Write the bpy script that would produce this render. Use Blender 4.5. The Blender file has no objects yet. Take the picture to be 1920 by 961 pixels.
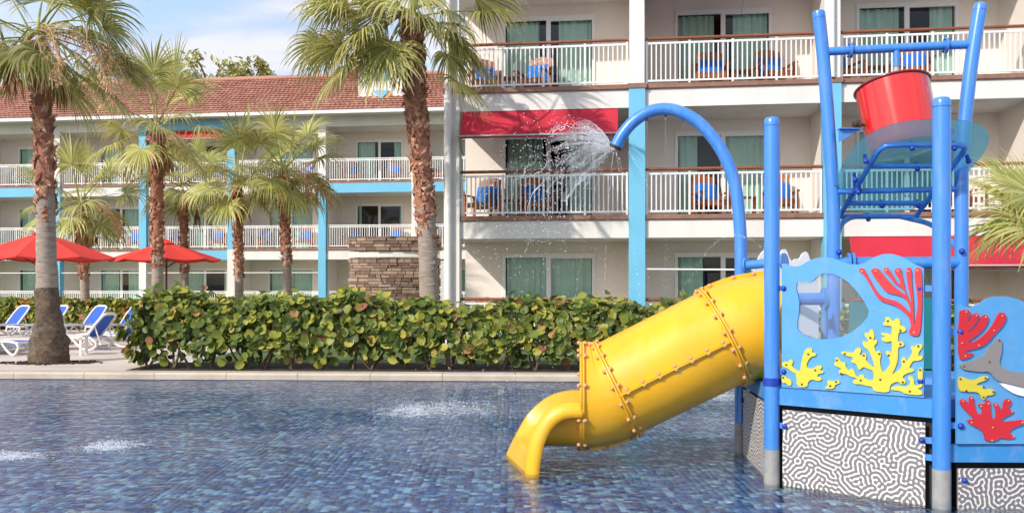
import bpy, bmesh, math, random
import numpy as np
from mathutils import Vector, Matrix, noise
from mathutils.geometry import tessellate_polygon

# ------------------------------------------------------------------ camera, sky, sun, exposure
SC = bpy.context.scene
COL = SC.collection
CAMZ, F, CX, HY = 1.58, 1600.0, 960.0, 528.0
cam = bpy.data.cameras.new('camera')
cam.sensor_width = 36.0
cam.lens = 36.0 * F / 1920.0
cam.shift_y = (HY - 480.5) / 1920.0
cam.clip_start, cam.clip_end = 0.1, 3000.0
camo = bpy.data.objects.new('camera', cam)
camo.location = (0, 0, CAMZ)
camo.rotation_euler = (math.radians(90), 0, 0)
COL.objects.link(camo)
SC.camera = camo

SUN = Vector((-1.12, -1.0, 0.98)).normalized()         # towards the sun
world = bpy.data.worlds.new('World')
SC.world = world
world.use_nodes = True
wn, wl = world.node_tree.nodes, world.node_tree.links
wn.clear()
w_out = wn.new('ShaderNodeOutputWorld')
w_bg = wn.new('ShaderNodeBackground')
w_bg.inputs['Strength'].default_value = 0.15
w_sky = wn.new('ShaderNodeTexSky')
w_sky.sky_type = 'NISHITA'
w_sky.sun_disc = False
w_sky.sun_elevation = math.asin(SUN.z)
w_sky.sun_rotation = math.atan2(SUN.x, SUN.y)
w_sky.air_density, w_sky.dust_density, w_sky.ozone_density = 1.0, 1.6, 1.2
w_tc = wn.new('ShaderNodeTexCoord')
w_sep = wn.new('ShaderNodeSeparateXYZ')
wl.new(w_tc.outputs['Generated'], w_sep.inputs[0])
w_add = wn.new('ShaderNodeMath'); w_add.operation = 'ADD'; w_add.inputs[1].default_value = 0.22
w_abs = wn.new('ShaderNodeMath'); w_abs.operation = 'ABSOLUTE'
wl.new(w_sep.outputs[2], w_abs.inputs[0]); wl.new(w_abs.outputs[0], w_add.inputs[0])
w_comb = wn.new('ShaderNodeCombineXYZ')
for i in (0, 1):
    d = wn.new('ShaderNodeMath'); d.operation = 'DIVIDE'
    wl.new(w_sep.outputs[i], d.inputs[0]); wl.new(w_add.outputs[0], d.inputs[1]); wl.new(d.outputs[0], w_comb.inputs[i])
w_map = wn.new('ShaderNodeMapping'); w_map.inputs['Scale'].default_value = (0.9, 2.2, 1.0)
w_map.inputs['Location'].default_value = (3.1, 0.4, 0)
wl.new(w_comb.outputs[0], w_map.inputs[0])
w_no = wn.new('ShaderNodeTexNoise'); w_no.inputs['Scale'].default_value = 1.3; w_no.inputs['Detail'].default_value = 7; w_no.inputs['Roughness'].default_value = 0.52
wl.new(w_map.outputs[0], w_no.inputs['Vector'])
w_rp = wn.new('ShaderNodeValToRGB')
w_rp.color_ramp.elements[0].position = 0.27; w_rp.color_ramp.elements[1].position = 0.57
wl.new(w_no.outputs[0], w_rp.inputs[0])
w_no2 = wn.new('ShaderNodeTexNoise'); w_no2.inputs['Scale'].default_value = 2.6; w_no2.inputs['Detail'].default_value = 5
wl.new(w_map.outputs[0], w_no2.inputs['Vector'])
w_cc = wn.new('ShaderNodeValToRGB')
w_cc.color_ramp.elements[0].position = 0.38; w_cc.color_ramp.elements[0].color = (2.05, 2.25, 2.85, 1)
w_cc.color_ramp.elements[1].position = 0.62; w_cc.color_ramp.elements[1].color = (3.05, 3.08, 3.25, 1)
wl.new(w_no2.outputs[0], w_cc.inputs[0])
w_mx = wn.new('ShaderNodeMix'); w_mx.data_type = 'RGBA'
wl.new(w_rp.outputs[0], w_mx.inputs[0]); wl.new(w_sky.outputs[0], w_mx.inputs[6]); wl.new(w_cc.outputs[0], w_mx.inputs[7])
wl.new(w_mx.outputs[2], w_bg.inputs[0]); wl.new(w_bg.outputs[0], w_out.inputs[0])

sun = bpy.data.lights.new('sun', 'SUN')
sun.energy, sun.angle, sun.color = 2.0, math.radians(0.9), (1.0, 0.93, 0.85)
suno = bpy.data.objects.new('sun', sun)
suno.rotation_euler = (-SUN).to_track_quat('-Z', 'Y').to_euler()
suno.location = (-20, -20, 30)
COL.objects.link(suno)

vs = SC.view_settings
vs.view_transform, vs.look, vs.gamma, vs.exposure = 'Standard', 'None', 1.0, 1.02
vs.use_curve_mapping = False
SC.cycles.use_denoising = True
SC.cycles.max_bounces = 8
SC.cycles.transparent_max_bounces = 16
SC.cycles.caustics_reflective = False
SC.cycles.caustics_refractive = True
SC.cycles.sample_clamp_indirect = 6.0

R = random.Random(7)
PI = math.pi

# ------------------------------------------------------------------ helpers
def at(px, py, Y):
    return Vector(((px - CX) / F * Y, Y, CAMZ - (py - HY) / F * Y))

def lin(r, g, b):
    f = lambda c: (c / 255 / 12.92) if c / 255 <= 0.04045 else ((c / 255 + 0.055) / 1.055) ** 2.4
    return (f(r), f(g), f(b), 1)

def mat(name, col, rough=0.5, var=0.0, vscale=3.0, col2=None, bump=0.0, bscale=40.0, metal=0.0, coat=0.0, spec=0.5, stretch=(1, 1, 1), trans=0.0):
    m = bpy.data.materials.new(name); m.use_nodes = True
    nt = m.node_tree; n, l = nt.nodes, nt.links
    b = n['Principled BSDF']
    b.inputs['Base Color'].default_value = col
    b.inputs['Roughness'].default_value = rough
    b.inputs['Metallic'].default_value = metal
    b.inputs['Specular IOR Level'].default_value = spec
    b.inputs['Coat Weight'].default_value = coat
    b.inputs['Coat Roughness'].default_value = 0.08
    tc = n.new('ShaderNodeTexCoord'); mp = n.new('ShaderNodeMapping'); mp.inputs['Scale'].default_value = stretch
    l.new(tc.outputs['Object'], mp.inputs[0])
    if var > 0 or col2:
        no = n.new('ShaderNodeTexNoise'); no.inputs['Scale'].default_value = vscale; no.inputs['Detail'].default_value = 6; no.inputs['Roughness'].default_value = 0.6
        l.new(mp.outputs[0], no.inputs['Vector'])
        rp = n.new('ShaderNodeValToRGB')
        c2 = col2 or tuple(c * (1 - var) for c in col[:3]) + (1,)
        rp.color_ramp.elements[0].position = 0.32; rp.color_ramp.elements[0].color = c2
        rp.color_ramp.elements[1].position = 0.62; rp.color_ramp.elements[1].color = col
        l.new(no.outputs[0], rp.inputs[0]); l.new(rp.outputs[0], b.inputs['Base Color'])
        m['ramp'] = 1
    if bump > 0:
        nb = n.new('ShaderNodeTexNoise'); nb.inputs['Scale'].default_value = bscale; nb.inputs['Detail'].default_value = 4
        l.new(mp.outputs[0], nb.inputs['Vector'])
        bu = n.new('ShaderNodeBump'); bu.inputs['Strength'].default_value = bump; bu.inputs['Distance'].default_value = 0.02
        l.new(nb.outputs[0], bu.inputs['Height']); l.new(bu.outputs[0], b.inputs['Normal'])
    return m

def rand_value(n, l):
    """per-piece random number: works for shared meshes and for islands of a joined mesh"""
    oi = n.new('ShaderNodeObjectInfo'); ge = n.new('ShaderNodeNewGeometry')
    ad = n.new('ShaderNodeMath'); ad.operation = 'ADD'
    l.new(oi.outputs['Random'], ad.inputs[0]); l.new(ge.outputs['Random Per Island'], ad.inputs[1])
    fr = n.new('ShaderNodeMath'); fr.operation = 'FRACT'; l.new(ad.outputs[0], fr.inputs[0])
    return fr.outputs[0]

def ramp(n, stops, interp='LINEAR'):
    r = n.new('ShaderNodeValToRGB'); cr = r.color_ramp; cr.interpolation = interp
    while len(cr.elements) < len(stops): cr.elements.new(0.5)
    for e, (p, c) in zip(cr.elements, stops): e.position = p; e.color = c if len(c) == 4 else tuple(c) + (1,)
    return r

def leaf_mat(name, stops, rough=0.4, transl=0.3, nscale=6.0, dry=None, spec=0.4):
    m = bpy.data.materials.new(name); m.use_nodes = True
    n, l = m.node_tree.nodes, m.node_tree.links
    b = n['Principled BSDF']; out = n['Material Output']
    rv = rand_value(n, l)
    rp = ramp(n, stops); l.new(rv, rp.inputs[0])
    no = n.new('ShaderNodeTexNoise'); no.inputs['Scale'].default_value = nscale; no.inputs['Detail'].default_value = 3
    tc = n.new('ShaderNodeTexCoord'); l.new(tc.outputs['Object'], no.inputs['Vector'])
    mr = n.new('ShaderNodeMapRange'); mr.inputs[3].default_value = 0.65; mr.inputs[4].default_value = 1.3; l.new(no.outputs[0], mr.inputs[0])
    mu = n.new('ShaderNodeMix'); mu.data_type = 'RGBA'; mu.blend_type = 'MULTIPLY'; mu.inputs[0].default_value = 1.0
    l.new(rp.outputs[0], mu.inputs[6]); l.new(mr.outputs[0], mu.inputs[7])
    colout = mu.outputs[2]
    if dry:
        a = n.new('ShaderNodeAttribute'); a.attribute_name = 'dry'
        mx = n.new('ShaderNodeMix'); mx.data_type = 'RGBA'; l.new(a.outputs['Fac'], mx.inputs[0]); l.new(colout, mx.inputs[6]); mx.inputs[7].default_value = dry
        colout = mx.outputs[2]
    l.new(colout, b.inputs['Base Color']); b.inputs['Roughness'].default_value = rough; b.inputs['Specular IOR Level'].default_value = spec
    tr = n.new('ShaderNodeBsdfTranslucent'); l.new(colout, tr.inputs[0])
    ms = n.new('ShaderNodeMixShader'); ms.inputs[0].default_value = transl
    l.new(b.outputs[0], ms.inputs[1]); l.new(tr.outputs[0], ms.inputs[2]); l.new(ms.outputs[0], out.inputs[0])
    return m

def front_only(n, l, fac):
    """mirror reflection on the outer side of a face only (no total reflection inside thin sheets)"""
    ge = n.new('ShaderNodeNewGeometry'); inv = n.new('ShaderNodeMath'); inv.operation = 'SUBTRACT'; inv.inputs[0].default_value = 1.0
    l.new(ge.outputs['Backfacing'], inv.inputs[1]); mu = n.new('ShaderNodeMath'); mu.operation = 'MULTIPLY'; l.new(fac, mu.inputs[0]); l.new(inv.outputs[0], mu.inputs[1])
    return mu.outputs[0]

def glassy(name, tint, rough=0.02, refl_ior=1.45, milk=None, milkf=0.0):
    """thin clear sheet: transparent + mirror by Fresnel, optional body colour"""
    m = bpy.data.materials.new(name); m.use_nodes = True
    n, l = m.node_tree.nodes, m.node_tree.links; n.clear()
    out = n.new('ShaderNodeOutputMaterial'); t = n.new('ShaderNodeBsdfTransparent'); t.inputs[0].default_value = tint
    g = n.new('ShaderNodeBsdfGlossy'); g.inputs['Roughness'].default_value = rough
    fr = n.new('ShaderNodeFresnel'); fr.inputs[0].default_value = refl_ior
    base = t
    if milk:
        d = n.new('ShaderNodeBsdfTranslucent' if name == 'teal_acrylic' else 'ShaderNodeBsdfDiffuse'); d.inputs[0].default_value = milk
        m1 = n.new('ShaderNodeMixShader'); m1.inputs[0].default_value = milkf
        l.new(t.outputs[0], m1.inputs[1]); l.new(d.outputs[0], m1.inputs[2]); base = m1
    mx = n.new('ShaderNodeMixShader'); l.new(front_only(n, l, fr.outputs[0]), mx.inputs[0]); l.new(base.outputs[0], mx.inputs[1]); l.new(g.outputs[0], mx.inputs[2])
    l.new(mx.outputs[0], out.inputs[0])
    return m

class MB:
    def __init__(self): self.v, self.f, self.mi, self.dry = [], [], [], []
    def add(self, vs, fs, mi=0, dry=None):
        o = len(self.v); self.v += [tuple(p) for p in vs]
        for f in fs: self.f.append([i + o for i in f]); self.mi.append(mi)
        self.dry += dry if dry else [0.0] * len(vs)
        return self
    def box(self, lo, hi, mi=0, M=None):
        x0, y0, z0 = lo; x1, y1, z1 = hi
        vs = [Vector(p) for p in ((x0,y0,z0),(x1,y0,z0),(x1,y1,z0),(x0,y1,z0),(x0,y0,z1),(x1,y0,z1),(x1,y1,z1),(x0,y1,z1))]
        if M: vs = [M @ p for p in vs]
        return self.add(vs, [(0,3,2,1),(4,5,6,7),(0,1,5,4),(1,2,6,5),(2,3,7,6),(3,0,4,7)], mi)
    def tube(self, pts, rad, n=12, cap=True, mi=0, flat=1.0, closed=False):
        pts = [Vector(p) for p in pts]; N = len(pts)
        if not hasattr(rad, '__len__'): rad = [rad] * N
        rings = []; prev = None
        for i, p in enumerate(pts):
            if closed: t = (pts[(i+1) % N] - pts[i-1]).normalized()
            else: t = (pts[min(i+1, N-1)] - pts[max(i-1, 0)]).normalized()
            if prev is None:
                a = Vector((0,0,1)) if abs(t.z) < 0.9 else Vector((0,1,0))
                u = t.cross(a).normalized()
            else: u = (prev - t * prev.dot(t)).normalized()
            prev = u; w = t.cross(u)
            rings.append([p + (u * math.cos(2*PI*k/n) + w * math.sin(2*PI*k/n) * flat) * rad[i] for k in range(n)])
        vs = [q for r in rings for q in r]; fs = []
        for i in range(N if closed else N-1):
            j = (i+1) % N
            for k in range(n): fs.append((i*n+k, i*n+(k+1)%n, j*n+(k+1)%n, j*n+k))
        if cap and not closed:
            fs.append(tuple(range(n-1, -1, -1))); fs.append(tuple((N-1)*n + k for k in range(n)))
        return self.add(vs, fs, mi)
    def cyl(self, p0, p1, r, n=12, mi=0, r1=None): return self.tube([p0, p1], [r, r if r1 is None else r1], n, True, mi)
    def lathe(self, c, prof, n=24, axis=None, mi=0):
        """prof: (radius, height) pairs along axis from c"""
        ax = Vector(axis or (0,0,1)).normalized(); u = ax.orthogonal().normalized(); w = ax.cross(u); c = Vector(c)
        vs = [c + ax*h + (u*math.cos(2*PI*k/n) + w*math.sin(2*PI*k/n))*r for r, h in prof for k in range(n)]
        fs = [(i*n+k, i*n+(k+1)%n, (i+1)*n+(k+1)%n, (i+1)*n+k) for i in range(len(prof)-1) for k in range(n)]
        return self.add(vs, fs, mi)
    def ball(self, c, r, n=8, sq=1.0):
        prof = [(max(1e-4, r*math.sin(PI*i/(n//2+1))), -r*sq*math.cos(PI*i/(n//2+1))) for i in range(n//2+2)]
        return self.lathe(c, prof, n)
    def mesh(self, name, mats, smooth=None):
        me = bpy.data.meshes.new(name); me.from_pydata(self.v, [], self.f)
        for m in (mats if isinstance(mats, (list, tuple)) else [mats]): me.materials.append(m)
        if any(self.mi): me.polygons.foreach_set('material_index', self.mi)
        if any(self.dry):
            a = me.attributes.new('dry', 'FLOAT', 'POINT'); a.data.foreach_set('value', self.dry)
        if smooth is not None:
            me.polygons.foreach_set('use_smooth', [True]*len(me.polygons))
            me.set_sharp_from_angle(angle=math.radians(smooth))
        me.update()
        return me
    def build(self, name, mats, parent=None, smooth=None, origin=None, **tags):
        if origin is not None:
            o = Vector(origin); self.v = [(x-o.x, y-o.y, z-o.z) for x, y, z in self.v]
        return link(name, self.mesh(name, mats, smooth), parent, **tags)

def link(name, data, parent=None, loc=None, rot=None, label=None, cat=None, group=None, kind=None, scale=None):
    o = bpy.data.objects.new(name, data); COL.objects.link(o)
    if parent: o.parent = parent
    if loc is not None: o.location = loc
    if rot is not None: o.rotation_euler = rot
    if scale is not None: o.scale = scale
    if label: o['label'] = label
    if cat: o['category'] = cat
    if group: o['group'] = group
    if kind: o['kind'] = kind
    return o

def thing(name, loc, label, cat, rz=0, group=None):
    return link(name, None, None, loc, (0, 0, rz), label, cat, group)

def copy_tree(o, parent=None):
    c = o.copy(); COL.objects.link(c)
    if parent: c.parent = parent
    for ch in list(o.children): copy_tree(ch, c)
    return c

def arc_pts(p, n=6):
    """Catmull-Rom through points"""
    p = [Vector(q) for q in p]; out = []
    for i in range(len(p)-1):
        a, b, c, d = p[max(i-1,0)], p[i], p[i+1], p[min(i+2, len(p)-1)]
        for k in range(n):
            t = k/n
            out.append(0.5*((2*b) + (c-a)*t + (2*a-5*b+4*c-d)*t*t + (3*b-a-3*c+d)*t**3))
    out.append(p[-1]); return out

def plate(outline, holes, P0, dx, nrm, d0, d1, bevel=0.003, smooth_n=0):
    """flat cut-out sheet: 2-D outline (s,z) on the vertical plane through P0 along dx, between depths d0..d1 along nrm"""
    loops = []
    for pts in [outline] + holes:
        pts = [tuple(p) for p in pts]
        if smooth_n:                                     # corner cutting keeps a simple outline simple
            q = []
            for a, b in zip(pts, pts[1:]+pts[:1]): q += [(a[0]*.75+b[0]*.25, a[1]*.75+b[1]*.25), (a[0]*.25+b[0]*.75, a[1]*.25+b[1]*.75)]
            pts = q
        loops.append(pts)
    def area(p): return sum(a[0]*b[1]-b[0]*a[1] for a, b in zip(p, p[1:]+p[:1]))/2
    loops = [(p if (area(p) > 0) == (k == 0) else p[::-1]) for k, p in enumerate(loops)]
    tris = tessellate_polygon([[Vector((a, b, 0)) for a, b in p] for p in loops])
    flat = [q for p in loops for q in p]; n = len(flat)
    P0, dx, nrm = Vector(P0), Vector(dx), Vector(nrm)
    W3 = lambda q, d: P0 + dx*q[0] + Vector((0, 0, q[1])) + nrm*d
    m = MB(); vs = [W3(q, d1) for q in flat] + [W3(q, d0) for q in flat]; fs = []
    for t in tris:
        a, b, c = (flat[k] for k in t)
        if (b[0]-a[0])*(c[1]-a[1])-(b[1]-a[1])*(c[0]-a[0]) < 0: t = t[::-1]
        fs.append(tuple(t)); fs.append(tuple(n+k for k in t[::-1]))
    o = 0
    for p in loops:
        L = len(p)
        for k in range(L): a, b = o+k, o+(k+1) % L; fs.append((a, n+a, n+b, b))
        o += L
    m.add(vs, fs)
    return m

# ------------------------------------------------------------------ materials
WHITE = mat('white_render', (0.80, 0.77, 0.735, 1), 0.75, 0.13, 1.1, bump=0.06, bscale=60, stretch=(1, 1, .35))
CREAM = mat('cream_wall', (0.84, 0.765, 0.685, 1), 0.8, 0.07, 0.7, bump=0.05, bscale=50)
SKYBL = mat('pale_blue_paint', lin(112, 188, 222), 0.55, 0.08, 1.2, bump=0.03)
RAILW = mat('white_rail_paint', (0.82, 0.81, 0.79, 1), 0.4)
TERRA = mat('terracotta_edge', lin(150, 112, 96), 0.7, 0.3, 6)
WOODR = mat('stained_handrail', lin(150, 88, 62), 0.5, 0.4, 4, stretch=(1, 12, 12))
WOODC = mat('chair_teak', lin(172, 100, 58), 0.5, 0.35, 6, stretch=(1, 1, 8))
CUSH = mat('blue_cushion', lin(30, 110, 200), 0.85, 0.12, 8, bump=0.1)
CURT = mat('pale_curtain', lin(212, 220, 212), 0.9, 0.1, 2)
ROOM = mat('dim_room', (0.045, 0.04, 0.045, 1), 0.9)  # dimness of the unlit rooms is put into the colour
GLASS = glassy('window_glass', (0.86, 0.95, 0.92, 1), 0.01, 1.55)
AWN = mat('red_awning', lin(192, 36, 58), 0.8, 0.15, 1.5, bump=0.05, bscale=15)
PBLUE = mat('play_blue', lin(62, 136, 220), 0.25, 0.07, 1.5, coat=0.5)
PBLUE2 = mat('deck_blue', lin(58, 140, 206), 0.45, 0.1, 3)
PANEL = mat('panel_blue', lin(84, 158, 214), 0.42, 0.10, 3.5, bump=0.02, bscale=90)
CAPB = mat('blue_cap', lin(28, 62, 165), 0.35)
GREYB = mat('grey_base', lin(138, 142, 146), 0.6, 0.25, 9, col2=lin(166, 164, 156))
REDP = mat('red_gloss', lin(226, 40, 36), 0.16, 0.1, 2.5, coat=0.8, stretch=(3, 3, .6))
RIMR = mat('dark_red_rim', lin(128, 12, 26), 0.3, coat=0.4)
REDC = mat('red_sheet', lin(205, 42, 52), 0.4, 0.06, 4)
YELC = mat('yellow_sheet', lin(216, 198, 62), 0.4, 0.05, 4)
DOLG = mat('grey_sheet', lin(138, 134, 132), 0.45, 0.05, 4)
WHTC = mat('white_sheet', (0.8, 0.8, 0.8, 1), 0.45)
TEAL = mat('teal_sheet', lin(22, 120, 122), 0.45, 0.08, 4)
YSLIDE = mat('yellow_slide', lin(243, 182, 28), 0.32, 0.13, 2.6, coat=0.25, bump=0.015, bscale=12, stretch=(1.2, 1, .6))
def weather(m, amount, scale, stretch):
    n, l = m.node_tree.nodes, m.node_tree.links; b = n['Principled BSDF']
    tc = n.new('ShaderNodeTexCoord'); mp = n.new('ShaderNodeMapping'); mp.inputs['Scale'].default_value = stretch; l.new(tc.outputs['Object'], mp.inputs[0])
    no = n.new('ShaderNodeTexNoise'); no.inputs['Scale'].default_value = scale; no.inputs['Detail'].default_value = 8; no.inputs['Roughness'].default_value = .7; l.new(mp.outputs[0], no.inputs['Vector'])
    mr = n.new('ShaderNodeMapRange'); mr.inputs[1].default_value = .5; mr.inputs[2].default_value = .75; mr.inputs[3].default_value = 0; mr.inputs[4].default_value = amount; l.new(no.outputs[0], mr.inputs[0])
    src = b.inputs['Base Color'].links[0].from_socket; mx = n.new('ShaderNodeMix'); mx.data_type = 'RGBA'; l.new(mr.outputs[0], mx.inputs[0]); l.new(src, mx.inputs[6]); mx.inputs[7].default_value = (.62,.58,.5,1); l.new(mx.outputs[2], b.inputs['Base Color'])
    r2 = n.new('ShaderNodeMapRange'); r2.inputs[3].default_value = b.inputs['Roughness'].default_value*.8; r2.inputs[4].default_value = min(1, b.inputs['Roughness'].default_value*1.7); l.new(no.outputs[0], r2.inputs[0]); l.new(r2.outputs[0], b.inputs['Roughness'])
weather(YSLIDE, .12, 5, (1, 1, .5)); weather(PBLUE, .16, 6, (3, 3, .4)); weather(PBLUE2, .3, 7, (1, 1, .6)); weather(PANEL, .14, 5, (1, 1, .5)); weather(WHITE, .12, 1.6, (2, 2, .3)); weather(CREAM, .10, 1.2, (1.5, 1.5, .4))
BOLT = mat('tan_bolt_cap', lin(214, 160, 112), 0.5, 0.2, 30)
STEEL = mat('bolt_steel', lin(84, 72, 58), 0.4, metal=0.3)
BLACK = mat('black_rubber', (0.012, 0.012, 0.014, 1), 0.6)
DARKU = mat('underdeck_shade', (0.02, 0.022, 0.026, 1), 0.8)  # near-black colour stands in for the shade under the decks
PIPEG = mat('grey_pipe', lin(176, 176, 176), 0.4)
ACRY = glassy('clear_acrylic', (0.90, 0.94, 0.96, 1), 0.05, 1.45, (0.5, 0.55, 0.6, 1), 0.10)
DISC = glassy('teal_acrylic', (0.60, 0.82, 0.87, 1), 0.05, 1.25, (0.30, 0.60, 0.68, 1), 0.30)
PLW = mat('white_resin', (0.80, 0.79, 0.78, 1), 0.4, 0.04, 6)
SLING = mat('blue_sling', lin(44, 92, 190), 0.7, 0.08, 20)
UMBR = mat('red_canopy', lin(226, 62, 52), 0.85, 0.06, 2)
UMBP = mat('umbrella_pole', lin(92, 60, 52), 0.5)
DECK = mat('pale_paving', lin(214, 200, 188), 0.75, 0.2, 0.9, bump=0.08, bscale=25)
COPE = mat('coping_stone', lin(196, 184, 166), 0.65, 0.22, 2.5, bump=0.1, bscale=40)
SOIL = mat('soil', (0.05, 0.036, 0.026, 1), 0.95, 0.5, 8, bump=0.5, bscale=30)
LAWN = mat('lawn', (0.10, 0.16, 0.035, 1), 0.9, 0.4, 3, bump=0.5, bscale=60)
GROUND = mat('ground', (0.20, 0.19, 0.14, 1), 0.9, 0.3, 0.5)
BARKG = mat('grey_palm_bark', lin(172, 156, 142), 0.9, 0.45, 5, bump=0.7, bscale=10, stretch=(1, 1, 7))
BARKD = mat('rough_palm_base', lin(112, 96, 80), 0.95, 0.6, 14, bump=1.0, bscale=40)
BARKR = mat('red_palm_bark', lin(184, 128, 102), 0.9, 0.5, 9, bump=0.9, bscale=25, stretch=(1, 1, 3))
BOOT = leaf_mat('leaf_boot', [(0, lin(126, 82, 66)), (0.4, lin(170, 114, 90)), (0.75, lin(194, 142, 114)), (1, lin(214, 176, 148))], 0.85, 0.05, 10)
FROND = leaf_mat('fan_frond', [(0, lin(122, 132, 66)), (0.45, lin(162, 164, 90)), (0.8, lin(192, 188, 116)), (1, lin(220, 206, 146))], 0.42, 0.34, 3, dry=lin(205, 184, 132))
FROND2 = leaf_mat('young_frond', [(0, lin(142, 154, 74)), (0.5, lin(184, 186, 102)), (1, lin(220, 212, 136))], 0.42, 0.34, 3, dry=lin(205, 188, 130))
DEADF = leaf_mat('dry_frond', [(0, lin(120, 78, 48)), (0.5, lin(166, 122, 82)), (1, lin(202, 168, 122))], 0.8, 0.2, 5)
PETI = mat('petiole_green', lin(168, 168, 92), 0.5, 0.25, 4)
FLOW = mat('dry_flower', lin(214, 172, 132), 0.9, 0.3, 10)
SEAG = leaf_mat('sea_grape_leaf', [(0, lin(66, 84, 38)), (0.30, lin(94, 112, 50)), (0.55, lin(122, 136, 58)), (0.78, lin(152, 156, 62)), (0.92, lin(180, 174, 72)), (0.965, lin(184, 142, 84)), (1, lin(160, 104, 80))], 0.46, 0.24, 9, spec=0.35)
BACKL = leaf_mat('hedge_leaf', [(0, lin(62, 82, 30)), (0.4, lin(108, 124, 42)), (0.8, lin(168, 166, 56)), (0.95, lin(198, 140, 66)), (1, lin(176, 90, 60))], 0.45, 0.22, 7)
TREEL = leaf_mat('tree_leaf', [(0, lin(150, 152, 84)), (0.5, lin(182, 178, 104)), (1, lin(214, 204, 140))], 0.5, 0.3, 4)
TWIG = mat('twig', lin(122, 100, 84), 0.9, 0.4, 8)
STONE = None

def make_stone():
    m = bpy.data.materials.new('stacked_stone'); m.use_nodes = True
    n, l = m.node_tree.nodes, m.node_tree.links; b = n['Principled BSDF']
    rv = rand_value(n, l)
    rp = ramp(n, [(0, lin(112, 92, 80)), (0.35, lin(140, 116, 100)), (0.7, lin(162, 138, 120)), (1, lin(180, 156, 136))]); l.new(rv, rp.inputs[0])
    tc = n.new('ShaderNodeTexCoord'); no = n.new('ShaderNodeTexNoise'); no.inputs['Scale'].default_value = 9; no.inputs['Detail'].default_value = 6
    l.new(tc.outputs['Object'], no.inputs['Vector'])
    mr = n.new('ShaderNodeMapRange'); mr.inputs[3].default_value = 0.6; mr.inputs[4].default_value = 1.3; l.new(no.outputs[0], mr.inputs[0])
    mu = n.new('ShaderNodeMix'); mu.data_type = 'RGBA'; mu.blend_type = 'MULTIPLY'; mu.inputs[0].default_value = 1
    l.new(rp.outputs[0], mu.inputs[6]); l.new(mr.outputs[0], mu.inputs[7]); l.new(mu.outputs[2], b.inputs['Base Color'])
    b.inputs['Roughness'].default_value = 0.85
    bu = n.new('ShaderNodeBump'); bu.inputs['Strength'].default_value = 0.6; bu.inputs['Distance'].default_value = 0.03
    l.new(no.outputs[0], bu.inputs['Height']); l.new(bu.outputs[0], b.inputs['Normal'])
    return m
STONE = make_stone()

def make_tile_mat():
    m = bpy.data.materials.new('blue_mosaic'); m.use_nodes = True
    n, l = m.node_tree.nodes, m.node_tree.links; b = n['Principled BSDF']
    rv = rand_value(n, l)
    rp = ramp(n, [(0, lin(44, 62, 118)), (0.16, lin(80, 94, 138)), (0.28, lin(52, 86, 166)), (0.42, lin(92, 134, 186)), (0.54, lin(68, 98, 156)), (0.66, lin(132, 178, 214)), (0.80, lin(172, 216, 236)), (0.92, lin(100, 106, 138))], 'CONSTANT')
    l.new(rv, rp.inputs[0])
    tc = n.new('ShaderNodeTexCoord'); mp = n.new('ShaderNodeMapping'); mp.inputs['Scale'].default_value = (8, 40, 1)
    l.new(tc.outputs['Object'], mp.inputs[0])
    no = n.new('ShaderNodeTexNoise'); no.inputs['Scale'].default_value = 3; no.inputs['Detail'].default_value = 4
    l.new(mp.outputs[0], no.inputs['Vector'])
    mr = n.new('ShaderNodeMapRange'); mr.inputs[3].default_value = 0.55; mr.inputs[4].default_value = 1.5; l.new(no.outputs[0], mr.inputs[0])
    mu = n.new('ShaderNodeMix'); mu.data_type = 'RGBA'; mu.blend_type = 'MULTIPLY'; mu.inputs[0].default_value = 1
    l.new(rp.outputs[0], mu.inputs[6]); l.new(mr.outputs[0], mu.inputs[7]); l.new(mu.outputs[2], b.inputs['Base Color'])
    b.inputs['Roughness'].default_value = 0.3
    return m
TILE = make_tile_mat()
GROUT = mat('pale_grout', lin(186, 186, 166), 0.8, 0.2, 3)

def make_far_tiles():
    m = bpy.data.materials.new('mosaic_floor'); m.use_nodes = True
    n, l = m.node_tree.nodes, m.node_tree.links; b = n['Principled BSDF']
    tc = n.new('ShaderNodeTexCoord'); vo = n.new('ShaderNodeTexVoronoi'); vo.inputs['Scale'].default_value = 17; vo.inputs['Randomness'].default_value = 0.1
    l.new(tc.outputs['Object'], vo.inputs['Vector'])
    rp = ramp(n, [(0, lin(48, 60, 128)), (0.3, lin(62, 92, 178)), (0.6, lin(92, 124, 186)), (0.85, lin(164, 200, 224))], 'CONSTANT')
    se = n.new('ShaderNodeSeparateColor'); l.new(vo.outputs['Color'], se.inputs[0]); l.new(se.outputs[0], rp.inputs[0]); l.new(rp.outputs[0], b.inputs['Base Color'])
    return m
FARTILE = make_far_tiles()

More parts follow.
